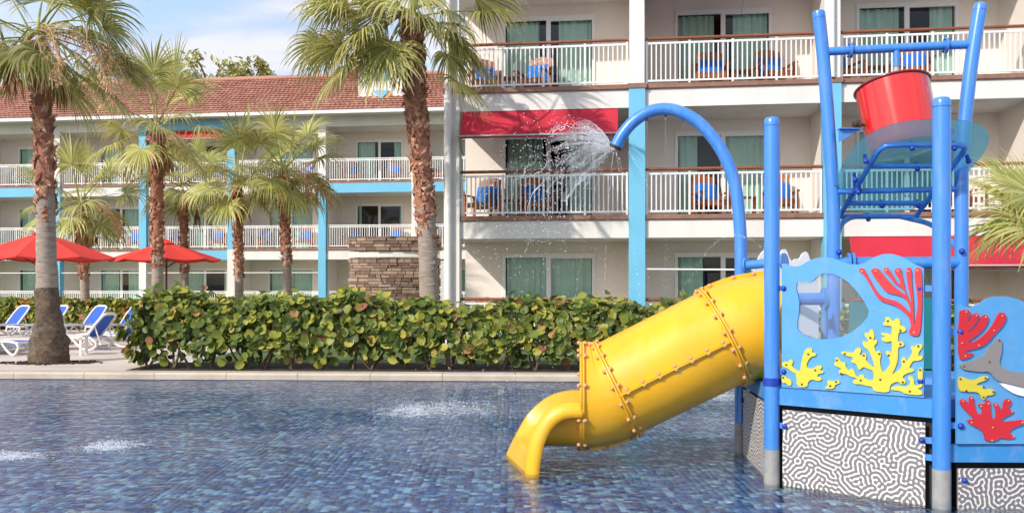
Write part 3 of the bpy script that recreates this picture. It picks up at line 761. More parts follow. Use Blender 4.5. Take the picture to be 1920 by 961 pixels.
for k in range(-4, 2):
    for lv in (1, 2):
        for side, off in (('left', 1.0), ('right', 3.0)):
            if k == 1 and side == 'right': continue
            put_chair(far_wing, FC[k]+off, .85, FL[lv], f'wooden armchair with blue cushion, {side} seat, {ON[k+4]} {FN[lv]} balcony of far wing', R.uniform(-.4,.4), 'armchairs on the far balconies')

# ------------------------------------------------------------------ stone fountain wall
FY = 22.5; fc = at(737, 560, FY); fount = thing('stone_fountain', (fc.x, FY, .1), 'curved stacked-stone fountain wall with pale ledge between palm trunks', 'fountain')
RADF = 3.2
def fpt(a, r, z): return (r*math.sin(a), RADF - r*math.cos(a), z)
def stone_course(z0, z1, amax, rr, hmin, hmax):
    z = z0
    while z < z1-.03:
        h = min(R.uniform(hmin, hmax), z1-z); a = -amax + R.uniform(0,.02)
        while a < amax-.02:
            w_ = min(R.uniform(.04,.12), amax-a); d = R.uniform(0,.05); g_ = .0025
            o = [fpt(a+g_,rr+d,z+.006),fpt(a+w_-g_,rr+d*.8,z+.006),fpt(a+w_-g_,rr+d*.9,z+h-.006),fpt(a+g_,rr+d,z+h-.006),
                 fpt(a+g_,rr-.12,z+.004),fpt(a+w_-g_,rr-.12,z+.004),fpt(a+w_-g_,rr-.12,z+h-.004),fpt(a+g_,rr-.12,z+h-.004)]
            MB().add(o, [(0,1,2,3),(1,5,6,2),(5,4,7,6),(4,0,3,7),(3,2,6,7),(0,4,5,1)]).build('stone', STONE, fount)
            a += w_
        z += h
stone_course(.95, 2.12, .395, RADF, .06, .115)
stone_course(2.30, 2.68, .40, RADF+.06, .06, .10)
m = MB(); n = 20
for (z0, z1, r) in ((0,2.1,RADF-.04),(2.30,2.66,RADF+.0)):
    vs = []
    for i in range(n+1):
        a = -.39+.78*i/n; vs += [fpt(a,r,z0),fpt(a,r,z1),fpt(a,r-.7,z1),fpt(a,r-.7,z0)]
    m.add(vs, [(4*i+j,4*i+4+j,4*i+4+(j+1)%4,4*i+(j+1)%4) for i in range(n) for j in range(4)]+[(0,1,2,3),(4*n+3,4*n+2,4*n+1,4*n)])
m.build('core', mat('mortar_core', (.06,.05,.045,1), .9), fount)
m = MB(); vs = []
for i in range(n+1):
    a = -.385+.77*i/n; vs += [fpt(a,RADF+.02,2.13),fpt(a,RADF+.02,2.285),fpt(a,RADF-.6,2.285),fpt(a,RADF-.6,2.13)]
m.add(vs, [(4*i+j,4*i+4+j,4*i+4+(j+1)%4,4*i+(j+1)%4) for i in range(n) for j in range(4)]+[(0,1,2,3),(4*n+3,4*n+2,4*n+1,4*n)])
m.build('ledge', WHITE, fount)

# ------------------------------------------------------------------ hedges
def round_leaf(r, rnd, n=9):
    vs = [(0,0,0)]; cup = rnd.uniform(.0,.16)*r; fold = rnd.uniform(0,.45); wv = rnd.uniform(.8,1)
    for i in range(n):
        a = 2*PI*i/n; rr = r*(1+rnd.uniform(-.05,.05))*(0.82 if i == 0 else 1)
        vs.append((rr*math.cos(a), rr*wv*math.sin(a), cup*(.6+.8*abs(math.sin(a)))+fold*abs(math.sin(a))*r+rnd.uniform(-.05,.05)*r))
    return vs, [(0,1+i,1+(i+1)%n) for i in range(n)]

def orient(nrm, spin):
    q = Vector(nrm).normalized().to_track_quat('Z','Y'); return q.to_matrix().to_4x4() @ Matrix.Rotation(spin,4,'Z')

rh = random.Random(21)
hx0, hx1 = LX+.0, 11.5; hbase = DZ; 
hedge = thing('sea_grape_hedge', (0, 14.6, DZ), 'clipped hedge of large round sea grape leaves along the pool edge', 'hedge')
def hedge_top(x): return 1.20 - .13*min(1,max(0,(x+5)/4)) + .06*math.sin(x*1.7) + .05*math.sin(x*4.3+1) + .07*noise.noise(Vector((x*2.3,7,0))) - (.16 if x > 4 else 0)*min(1,(x-4) if x > 4 else 0)
leaves = []
for i in range(10500):
    x = rh.uniform(hx0, hx1); fy = EDGE(x)+.42; top = hedge_top(x); kind_ = rh.random()
    endx = max(0, .5-(x-hx0))/.5
    if kind_ < .62:                                       # front face
        z = DZ+.08+(top-.08)*rh.random()**.75; zz = (z-DZ)/top
        if zz < .28 and rh.random() < .60: continue
        bulge = .22*math.sin(PI*min(1,max(0,zz)))+.08*noise.noise(Vector((x*1.3, z*1.7, 0)))
        y = fy + .22 - bulge + rh.random()**1.6*.40 + endx*rh.uniform(0,.8)
        nv = Vector((rh.gauss(0,.55), -1, rh.uniform(-.35,1.3)))
    elif kind_ < .93:                                     # top
        y = fy + .1 + rh.random()*1.2; z = DZ+top+rh.uniform(-.14,.06)+.1*noise.noise(Vector((x*2, y*2, 3)))
        if rh.random() < .09: z += rh.uniform(.02,.15)
        nv = Vector((rh.uniform(-.8,.8), rh.uniform(-1.1,.3), 1))
    else:                                                 # inside, darker
        y = fy + rh.uniform(.4,1.1); z = DZ+rh.uniform(.2,1)*top; nv = Vector((rh.uniform(-1,1), -1, rh.uniform(-1,1)))
    leaves.append((x, y, z, nv, rh.uniform(.045,.095)))
for i in range(160):                                      # the rounded left end
    z = DZ+.1+1.05*rh.random(); y = EDGE(hx0)+.4+rh.random()*1.2
    leaves.append((hx0-.05-.2*math.sin(PI*(z-DZ)/1.3)*rh.random()+rh.uniform(0,.25), y, z, Vector((-1, rh.uniform(-1,.3), rh.uniform(-.2,.8))), rh.uniform(.07,.115)))
variants = []
for k in range(6):
    m = MB(); m.add(*round_leaf(1.0, rh)); variants.append(m.mesh('leaf', SEAG, 80))
front = sorted([l for l in leaves if -6.6 < l[0] < 2.4], key=lambda l: (l[1]-EDGE(l[0])) - 1.2*l[4])
big = front[:300]; bigset = set(id(l) for l in big)
org = Vector((0, 14.6, DZ))
for x, y, z, nv, r in big:
    o = link('leaf', rh.choice(variants), hedge); o.matrix_local = Matrix.Translation(Vector((x,y,z))-org) @ orient(nv, rh.uniform(0,6.28)) @ Matrix.Scale(r,4)
m = MB()
for l in leaves:
    if id(l) in bigset: continue
    x, y, z, nv, r = l; vs, fs = round_leaf(r, rh, 8); M = Matrix.Translation((x,y,z)) @ orient(nv, rh.uniform(0,6.28))
    m.add([M @ Vector(v) for v in vs], fs)
m.build('foliage', SEAG, hedge, 80, origin=org, kind='stuff')
x = hx0+.2
while x < hx1:
    fy = EDGE(x)+.75; p0 = Vector((x, fy, DZ-.02)); m = MB()
    for b in range(rh.randint(2,4)):
        q = p0+Vector((rh.uniform(-.35,.35), rh.uniform(-.25,.15), rh.uniform(.5,.95))); mid = (p0+q)/2+Vector((rh.uniform(-.1,.1),rh.uniform(-.1,.1),rh.uniform(-.05,.05)))
        m.tube(arc_pts([p0,mid,q],3), [.022]*3+[.016]*3+[.009], 6)
    m.build('branch', TWIG, hedge, 60, origin=org); x += rh.uniform(.28,.6)

# far low hedge behind the loungers
bh = thing('clipped_hedge', (-12, 26, DZ), 'low yellow-green hedge behind the sun loungers', 'hedge'); m = MB(); o2 = Vector((-12,26,DZ))
for i in range(5200):
    x = rh.uniform(-17.5,-4.5); t = rh.random()
    if t < .6: z = DZ+.1+.78*rh.random()**.8; y = 26.3+.12*noise.noise(Vector((x*2,z*2,1)))+rh.random()*.3; nv = Vector((rh.uniform(-.7,.7),-1,rh.uniform(-.2,.9)))
    else: z = DZ+.84+rh.uniform(-.1,.1)+.12*noise.noise(Vector((x*1.6,0,2))); y = 26.3+rh.random()*1.0; nv = Vector((rh.uniform(-.8,.8),rh.uniform(-1,.3),1))
    vs, fs = round_leaf(rh.uniform(.06,.1), rh, 6); M = Matrix.Translation((x,y,z)) @ orient(nv, rh.uniform(0,6.28)); m.add([M @ Vector(v) for v in vs], fs)
m.build('foliage', BACKL, bh, 80, origin=o2, kind='stuff')
m = MB(); m.box((-17.5,26.7,DZ),(-4.5,27.1,DZ+.7)); m.build('dark_core', SOIL, bh, origin=o2)  # solid dark box put in for the shaded hedge inside, blocks see-through
# hedge right of the lawn, seen past the tower
# ------------------------------------------------------------------ palms
UP = Vector((0,0,1))
def frond(base, az, el, L, Rf, droop, rnd, segs=38, spread=2.3, bend=.35, matl=None, dryk=.5, parent=None, org=None, petmat=None, hub=None, fdir=None, roll=None):
    d = Vector((math.cos(az)*math.cos(el), math.sin(az)*math.cos(el), math.sin(el))); p = Vector(base); pts = [p.copy()]
    st = 7
    for i in range(st):
        d = (d - UP*(bend/st)*(.35+i/st)*(1.0 if d.z > -.9 else 0)).normalized(); p = p + d*(L/st); pts.append(p.copy())
    if hub is not None:
        hub = Vector(hub); b_ = Vector(base); cpt = (b_+hub)/2+UP*(hub-b_).length*.28; pts = [b_*(1-t)**2+cpt*2*t*(1-t)+hub*t*t for t in [i/st for i in range(st+1)]]; d = Vector(fdir).normalized()
    w_ = d.cross(UP)
    w_ = w_.normalized() if w_.length > .05 else Vector((math.sin(az), -math.cos(az), 0))
    roll = rnd.uniform(-.5,.5) if roll is None else roll; n = w_.cross(d).normalized(); w_, n = w_*math.cos(roll)+n*math.sin(roll), n*math.cos(roll)-w_*math.sin(roll)
    m = MB(); m.tube(pts, [.030-.017*i/st for i in range(st+1)], 6, mi=1, flat=.6)
    da = 2*spread/segs; S = 7
    for k in range(segs):
        a = -spread+da*(k+.5)+rnd.uniform(-.02,.02); ln = Rf*(1-.30*(abs(a)/spread)**2)*rnd.uniform(.82,1.16)
        e = (d*math.cos(a)+w_*math.sin(a)+n*(.10+.10*math.cos(a))).normalized(); q = pts[-1].copy(); vs = []; dr = []; split = rnd.uniform(.32,.50); dd = droop*rnd.uniform(.7,1.4); sw = rnd.uniform(-.25,.25); dk = dryk*rnd.uniform(.3,1.3)
        for i in range(S+1):
            t = i/S
            if i:
                if t > .3: e = (e - UP*dd*(t-.2)*(.55) + w_*sw*(t-.3)*.25).normalized()
                q = q + e*(ln/S)
            side = e.cross(n)
            side = side.normalized() if side.length > 1e-3 else w_
            hw = t*ln*math.tan(da/2)*1.04 if t < split else split*ln*math.tan(da/2)*(1-(t-split)/(1-split))**.8*1.04
            hw = max(hw, .0015); up = side.cross(e)
            vs += [q+side*hw, q+up*hw*.45*(1 if k % 2 else .6), q-side*hw]; dr += [min(1,max(0,(t-.62)/.38)*dk*1.6)]*3
        m.add(vs, [(3*i+j,3*i+j+1,3*i+4+j,3*i+3+j) for i in range(S) for j in range(2)], dry=dr)
        if rnd.random() < .35:                               # hanging thread
            q0 = Vector(vs[3*4]); q1 = q0+Vector((rnd.uniform(-.05,.05),rnd.uniform(-.05,.05),-rnd.uniform(.1,.3))); s_ = Vector((.003,0,0))
            m.add([q0,q0+s_,q1+s_,q1], [(0,1,2,3)], dry=[1.0]*4)
    return m.build('frond', [matl or FROND, petmat or PETI], parent, 60, origin=org)

def dead_frond(base, az, L, Rf, rnd, parent, org):
    """folded dry leaf hanging against the trunk"""
    d = Vector((math.cos(az),math.sin(az),.1)); p = Vector(base); pts = [p.copy()]
    for i in range(6): d = (d - UP*.42).normalized(); p = p + d*(L/6); pts.append(p.copy())
    m = MB(); m.tube(pts, [.022-.012*i/6 for i in range(7)], 5, mi=1, flat=.6); w_ = Vector((-math.sin(az),math.cos(az),0)); o_ = Vector((math.cos(az),math.sin(az),0))
    for k in range(26):
        a = rnd.uniform(-.75,.75); ln = Rf*rnd.uniform(.6,1.05); e = (Vector((0,0,-1))*math.cos(a)+w_*math.sin(a)+o_*rnd.uniform(-.25,.35)).normalized(); q = pts[-1].copy(); vs = []
        for i in range(5):
            t = i/4
            if i: e = (e-UP*.25).normalized(); q = q+e*(ln/4)
            sd = e.cross(o_).normalized(); hw = .022*math.sin(PI*min(1,.1+t*.9))*1.0+.002; vs += [q+sd*hw, q+o_*hw*.6, q-sd*hw]
        m.add(vs, [(3*i+j,3*i+j+1,3*i+4+j,3*i+3+j) for i in range(4) for j in range(2)])
    return m.build('dry_frond', [DEADF, DEADF], parent, 60, origin=org)

def flower_spray(base, az, L, rnd, parent, org):
    d = Vector((math.cos(az)*.8,math.sin(az)*.8,.35)); p = Vector(base); pts = [p.copy()]; N_ = 12
    for i in range(N_): d = (d-UP*.16).normalized(); p = p+d*(L/N_); pts.append(p.copy())
    m = MB(); m.tube(pts, [.012-.008*i/N_ for i in range(N_+1)], 5)
    for i in range(5, N_+1):
        for b in range(4):
            q = pts[i].copy(); e = Vector((rnd.uniform(-1,1),rnd.uniform(-1,1),rnd.uniform(-.9,.2))).normalized(); bp = [q.copy()]
            for j in range(4): e = (e-UP*.25).normalized(); q = q+e*rnd.uniform(.05,.09); bp.append(q.copy())
            m.tube(bp, .004, 3, cap=False)
            for c in range(13):
                c0 = bp[rnd.randint(1,4)]; c1 = c0+Vector((rnd.gauss(0,.045),rnd.gauss(0,.045),rnd.gauss(-.04,.045))); s_ = Vector((rnd.uniform(-.01,.01),rnd.uniform(-.01,.01),.008))
                m.add([c0,c0+s_,c1+s_,c1], [(0,1,2,3)])
    return m.build('flower_stalk', FLOW, parent, origin=org)

def palm(name, label, path, radii, rough_from, base_rough, crown, fronds, seed, boots=170, dead=0, flowers=(), matl=FROND, boot_s=1.0, hubs=()):
    """path: trunk points (world); fronds: list of (az,el,L,R,droop)"""
    rnd = random.Random(seed); P = arc_pts(path, 8); NP = len(P)
    rr = [radii[0]+(0) for _ in P]
    for i in range(NP):
        t = i/(NP-1)*(len(radii)-1); k = min(int(t), len(radii)-2); rr[i] = radii[k]+(radii[k+1]-radii[k])*(t-k)
    org = Vector(path[0]); T = thing(name, org, label, 'palm tree')
    def section(i0, i1, nm, mt, amp, ringy):
        m = MB(); pts = []; rad = []
        for i in range(i0, i1):
            for s in range(4): pts.append(P[i].lerp(P[i+1], s/4)); rad.append(rr[i]+(rr[i+1]-rr[i])*s/4)
        pts.append(P[i1]); rad.append(rr[i1])
        m.tube(pts, rad, 20)
        vs = []
        for j, v in enumerate(m.v):
            c = pts[j//20]; dv = Vector(v)-c; k = 1+amp*noise.noise(Vector((v[0]*7,v[1]*7,v[2]*5)))+ringy*math.sin(v[2]*55+3*noise.noise(Vector(v)*2))
            vs.append(tuple(c+dv*k))
        m.v = vs; return m.build(nm, mt, T, 60, origin=org)
    i1 = max(1, int(base_rough*(NP-1))); i2 = int(rough_from*(NP-1))
    section(0, i1, 'trunk_base', BARKD, .22, .012); section(i1, i2, 'trunk', BARKG, .06, .018); section(i2, NP-1, 'upper_trunk', BARKR, .14, .03)
    m = MB()
    for b in range(boots):
        t = i2+(NP-1-i2)*(rnd.random()*1.15-.15)
        if t < i1: continue
        i = max(0, min(int(t), NP-2)); c = P[i].lerp(P[i+1], t-i); r_ = rr[i]*.97; a = rnd.uniform(0,2*PI)
        o_ = Vector((math.cos(a),math.sin(a),0)); w_ = Vector((-math.sin(a),math.cos(a),0)); h = rnd.uniform(.10,.22)*boot_s; wd = rnd.uniform(.03,.075)*boot_s; b0 = c+o_*r_; sgn = 1 if rnd.random() < .8 else -1; ten = w_*rnd.uniform(-.06,.06)
        vs = [b0-w_*wd, b0+w_*wd, b0+w_*wd*.7+UP*h*.6*sgn+o_*.035+ten, b0-w_*wd*.7+UP*h*.6*sgn+o_*.035+ten, b0+UP*h*sgn+o_*rnd.uniform(.03,.11)+ten*2, b0+UP*h*.3*sgn+o_*.05]
        m.add(vs, [(0,1,5),(1,2,5),(2,3,5),(3,0,5),(3,2,4)])
    m.build('leaf_boots', BOOT, T, origin=org, kind='stuff')
    C = Vector(crown)
    for k, (az, el, L, Rf, dr) in enumerate(fronds):
        frond(C+Vector((math.cos(az)*rr[-1]*.6, math.sin(az)*rr[-1]*.6, rnd.uniform(-.15,.12))), az, el, L, Rf, dr, rnd, parent=T, org=org, matl=matl if k % 3 else FROND2, bend=rnd.uniform(.3,.55))
    for hx, hy, dy, fd, Rf, dr, ro in hubs:
        hb = at(hx, hy, C.y); hb.y += dy; frond(C+Vector((0,dy*.1,0)), 0, 0, 1, Rf, dr, rnd, parent=T, org=org, matl=matl, hub=hb, fdir=fd, roll=ro, spread=1.75)
    for k in range(dead):
        az = rnd.uniform(0,2*PI); dead_frond(C+Vector((math.cos(az)*rr[-1],math.sin(az)*rr[-1],-.25-rnd.random()*.25)), az, rnd.uniform(.4,.7), rnd.uniform(.5,.8), rnd, T, org)
    for az, L in flowers: flower_spray(C, az, L, rnd, T, org)
    return T

def crown_set(rnd, n, L, Rf, up=.25):
    n += 1; Rf *= 1.08
    out = []
    for k in range(n):
        t = k/(n-1); az = k*2.399+rnd.uniform(-.3,.3); el = math.radians(80-128*t+rnd.uniform(-8,8))
        out.append((az, el, L*rnd.uniform(.9,1.15)*(1.3-.35*t), Rf*rnd.uniform(.85,1.12), .35+1.15*t+rnd.uniform(0,.3)))
    return out

rp_ = random.Random(5)
D = math.radians
# big palm at left
Y1 = 15.6
palm('fan_palm', 'tall fan palm with thick grey trunk and flared base at far left',
     [at(93,679,Y1), at(93,635,Y1), at(91,588,Y1), at(87,480,Y1), at(85,350,Y1), at(80,220,Y1), at(70,80,Y1)], [.35,.315,.215,.17,.155,.165,.165], .66, .42, at(68,62,Y1),
     [(D(0),D(35),1.0,1.0,.9),(D(-20),D(5),1.05,1.0,1.25),(D(-55),D(-25),.85,1.0,1.5),(D(20),D(-10),1.15,1.0,1.4),(D(10),D(60),1.1,1.05,.6),(D(60),D(70),1.0,1.0,.5),
      (D(180),D(30),1.0,1.0,1.0),(D(200),D(-5),.9,1.0,1.4),(D(150),D(0),.9,1.0,1.2),(D(-120),D(20),1.0,1.0,1.1),
      (D(90),D(20),.9,1.0,1.0),(D(110),D(60),.9,1.0,.6),(D(45),D(-30),.9,1.0,1.5),(D(170),D(62),1.0,1.0,.6),(D(-35),D(-50),.7,.9,1.6),(D(190),D(-50),.8,.9,1.5)],
     31, boots=200, dead=4, flowers=((D(-15),2.6),(D(-50),2.3),(D(5),2.9),(D(-30),2.7)),
     hubs=((140,8,-.2,(1,-.2,-.1),1.1,1.0,.5),(198,55,-.1,(1,-.1,-.35),1.0,1.3,.6),(76,112,-.6,(.35,-.7,-.8),1.05,.7,0),(160,150,-.3,(.75,-.3,-.6),1.05,1.1,.4),(178,105,.3,(.9,.2,-.35),.9,1.2,.6),(18,58,-.4,(-.8,-.4,-.3),1.0,1.1,-.4),(28,130,-.2,(-.5,-.4,-.8),1.1,1.1,-.3),(100,150,.4,(.4,.3,-.8),1.1,1.0,.2),(20,105,.3,(-.9,.1,-.4),1.1,1.2,-.5),(190,165,-.1,(.6,-.3,-.7),1.1,1.0,.3),(225,120,.2,(.8,0,-.6),1.0,1.2,.4),(8,180,-.1,(-.4,-.4,-.9),1.1,1.0,-.2),(130,95,-.5,(.7,-.5,-.5),1.05,.9,.3)))
Y7 = 17.0
palm('fan_palm', 'tallest fan palm with shaggy red-brown trunk beside the stone fountain',
     [at(806,600,Y7), at(805,570,Y7), at(800,430,Y7), at(787,280,Y7), at(778,170,Y7), at(772,40,Y7)], [.21,.195,.185,.19,.215,.22], .46, .04, at(771,25,Y7),
     [(D(-90),D(-5),.55,1.15,1.3),(D(195),D(5),1.15,1.15,1.15),(D(210),D(-28),1.05,1.1,1.4),(D(185),D(-35),1.0,1.1,1.35),(D(0),D(12),1.3,1.05,1.2),(D(-15),D(-30),1.0,1.05,1.5),(D(10),D(-48),1.05,1.05,1.4),
      (D(160),D(35),1.1,1.1,.9),(D(20),D(40),1.1,1.1,.8),(D(-130),D(40),.9,1.1,1.0),(D(-60),D(45),.9,1.0,.9),(D(90),D(60),1,1.1,.6),(D(120),D(0),1,1.1,1.2),(D(60),D(5),1,1.1,1.2),
      (D(-165),D(55),1.0,1.1,.7),(D(175),D(12),1.4,1.15,1.15),(D(240),D(-50),.8,1.05,1.5),(D(-40),D(-10),.7,1.0,1.3)],
     32, boots=420, dead=1, boot_s=1.0,
     hubs=((785,12,-.8,(.15,-.6,-.75),1.1,.9,0),(728,36,-.5,(-.85,-.3,-.35),1.25,1.0,-.6),(642,84,0,(-.9,-.1,-.35),1.05,1.0,-.5),(672,128,-.3,(-.5,-.3,-.75),1.05,1.0,-.2),(732,108,-.4,(-.25,-.4,-.85),1.05,.9,0),(650,2,.2,(-.95,.1,-.2),1.1,1.3,-.7),(892,6,-.4,(.9,-.3,-.3),1.25,1.1,.6),(848,88,-.3,(.75,-.3,-.55),1.0,1.1,.5),(862,164,-.4,(.45,-.4,-.8),1.1,.9,.2),(838,32,-.5,(.4,-.5,-.7),1.0,1.0,.2),(690,60,.5,(-.7,.4,-.5),1.1,1.1,-.3),(655,135,-.5,(-.4,-.3,-.9),1.15,.8,-.1),(728,122,-.6,(-.05,-.35,-.95),1.1,.7,0),(632,95,-.3,(-.7,-.2,-.7),1.1,.9,-.4),(600,80,.1,(-.8,-.1,-.6),1.0,1.0,-.6),(880,110,-.2,(.6,-.3,-.75),1.05,.9,.4),(690,85,-.6,(-.45,-.4,-.8),1.1,.9,-.2)))
def small_palm(label, x, ytop, Y, r, seed, n, L, Rf, lean=0, dead=1, flowers=(), rf=.3, gy=590, extra=()):
    rnd = random.Random(seed); b = at(x, 600, Y); b.z = DZ; top = at(x+lean, ytop+14, Y)
    palm('fan_palm', label, [b, b.lerp(top,.3)+Vector((.03,0,0)), b.lerp(top,.65), top], [r*.92, r*.76, r*.82, r*.86], rf, .08, at(x+lean, ytop, Y), crown_set(rnd, n, L, Rf)+list(extra), seed, boots=260, dead=dead, flowers=flowers, boot_s=.85)
small_palm('fan palm with shaggy reddish trunk rising beside the second red umbrella', 292, 236, 22.0, .185, 41, 15, .95, .95, 4, 1, (), .46)
small_palm('short fan palm standing right behind the second red umbrella', 346, 345, 28.5, .16, 42, 14, .9, .95, -2, 1, (), .50)
small_palm('short fan palm right of the first red umbrella', 160, 378, 26.5, .17, 43, 16, .95, 1.0, -8, 2, ((D(-20),2.0),(D(0),1.5)), .52)
small_palm('slim fan palm left of the one with straw flower sprays', 448, 335, 26, .155, 44, 16, .95, 1.0, -3, 1, (), .50)
small_palm('fan palm with straw flower sprays next to the stone fountain', 540, 318, 25, .165, 45, 18, .95, 1.0, -8, 1, ((D(-10),1.9),(D(5),1.6),(D(-40),1.7)), .56)
# palm at the right frame edge: only its fans reach into view
Y8 = 13.2
b8 = at(2010,560,Y8); b8.z = DZ
palm('fan_palm', 'low bright green fan palm reaching in from the right edge behind the tower', [b8, b8+Vector((0,0,.5)), b8+Vector((-.05,0,1.1)), at(1990,420,Y8)], [.2,.17,.17,.18], .4, .1, at(1985,405,Y8),
     [(D(180),D(30),.62,1.0,.35),(D(190),D(-8),.72,.95,.75),(D(150),D(50),.7,1,.5),(D(-60),D(35),.8,1,.7),(D(20),D(30),.8,1,.8),(D(80),D(40),.8,1,.8),(D(-20),D(-10),.8,1,1.1),(D(110),D(0),.8,1,1.1)], 46, boots=120, matl=FROND2,
     hubs=((1928,368,-.2,(-.95,-.2,.08),1.0,.25,1.05),(1912,432,-.5,(-.8,-.35,-.4),1.0,.35,.9),(1945,400,.2,(-.8,0,-.3),1.0,.6,.7)))

# trees beyond the roof
def leafy_tree(label, base, h, rx, rz, seed, n=900):
    rnd = random.Random(seed); base = Vector(base); T = thing('leafy_tree', base, label, 'tree', group='trees beyond the roof'); m = MB()
    m.tube([base, base+Vector((.2,0,h*.5)), base+Vector((0,0,h-rz*.4))], [.3,.22,.1], 8)
    tips = []
    for k in range(16):
        a = rnd.uniform(0,2*PI); p = base+Vector((0,0,h-rz*1.6+rnd.random()*rz)); q = p+Vector((math.cos(a)*rx*rnd.uniform(.4,1),math.sin(a)*rx*.6*rnd.uniform(.4,1),rz*rnd.uniform(.5,1.5))); m.tube([p,(p+q)/2+Vector((0,0,.2)),q],[.09,.05,.02],5); tips.append(q)
    m.build('trunk', TWIG, T, 60, origin=base)
    m = MB()
    for i in range(n):
        t = rnd.choice(tips); p = t+Vector((rnd.gauss(0,rx*.13),rnd.gauss(0,rx*.13),rnd.gauss(0,rz*.16))); s = rnd.uniform(.10,.2); M = Matrix.Translation(p) @ orient((rnd.uniform(-1,1),rnd.uniform(-1,.5),rnd.uniform(-.2,1)), rnd.uniform(0,6))
        m.add([M @ Vector(v) for v in ((0,-s*1.3,0),(s*.5,0,.02),(0,s*1.3,0),(-s*.5,0,.02))], [(0,1,2,3)])
    m.build('crown', TREEL, T, origin=base, kind='stuff')
for x_, yt, Y_, rx, sd, lb in ((392,138,52,2.4,1,'leafy tree behind the tiled roof, nearest the second umbrella palm'),(470,152,54,1.6,2,'smaller leafy tree behind the tiled roof, right of the other roofline tree'),(110,150,54,3.2,3,'leafy tree beyond the roof behind the big left palm')):
    p = at(x_, yt, Y_); leafy_tree(lb, (p.x, Y_, 0), p.z, rx, 1.3, sd)

# ------------------------------------------------------------------ umbrellas
def umbrella(label, px, py_ap, py_rim, Y, r, sides=8, rz=.2):
    ap = at(px, py_ap, Y); rim = at(px, py_rim, Y).z; T = thing('patio_umbrella', (ap.x, Y, DZ), label, 'umbrella', group='red patio umbrellas')
    h = ap.z-DZ; hr = rim-DZ+.12
    can = MB(); n = sides
    for k in range(n):
        a0, a1 = rz+2*PI*k/n, rz+2*PI*(k+1)/n; rows = []; S = 6
        for i in range(S+1):
            t = .10+.90*i/S; row = []
            for j in range(5):
                s = j/4; a = a0+(a1-a0)*s; rad = r*t*math.cos(PI/n)/math.cos(a-(a0+a1)/2)
                z = h-.06-(h-hr-.06)*t**1.08-.05*t*math.sin(PI*s)*1.2
                row.append((rad*math.cos(a), rad*math.sin(a), z))
            rows.append(row)
        rows.append([(x*1.0, y*1.0, z-.03) for x, y, z in rows[-1]])
        vs = [p for row in rows for p in row]; can.add(vs, [(i*5+j,i*5+j+1,i*5+5+j+1,i*5+5+j) for i in range(len(rows)-1) for j in range(4)])
    c = can.build('canopy', UMBR, T, 35)
    m = MB()
    for k in range(n):
        a0, a1 = rz+2*PI*k/n, rz+2*PI*(k+1)/n; rr_ = r*.16
        m.add([(0,0,h+.03),(rr_*math.cos(a0),rr_*math.sin(a0),h-.10),(rr_*math.cos(a1),rr_*math.sin(a1),h-.10)], [(0,1,2)])
    m.build('vent_cap', UMBR, c)
    MB().cyl((0,0,.06),(0,0,h-.02),.028,12).build('pole', UMBP, T, 50)
    for k in range(n):
        a = rz+2*PI*k/n; m = MB(); e = Vector((math.cos(a)*r*.97, math.sin(a)*r*.97, hr-.04)); m.cyl((0,0,h-.14), e, .012, 6); m.cyl((0,0,hr-.25), e*.5+Vector((0,0,(h-.14)*.5)), .010, 6); m.build('rib', UMBP, T)
    m = MB(); m.lathe((0,0,0), [(.001,0),(.30,0),(.30,.05),(.08,.08),(.05,.25),(.001,.25)], 20); m.build('base', UMBP, T, 40)
umbrella('larger red umbrella behind the big grey palm trunk, far left', 78, 431, 492, 20.5, 1.66)
umbrella('smaller red umbrella behind the shaggy reddish palm trunk', 312, 450, 493, 24.0, 1.46, rz=.35)

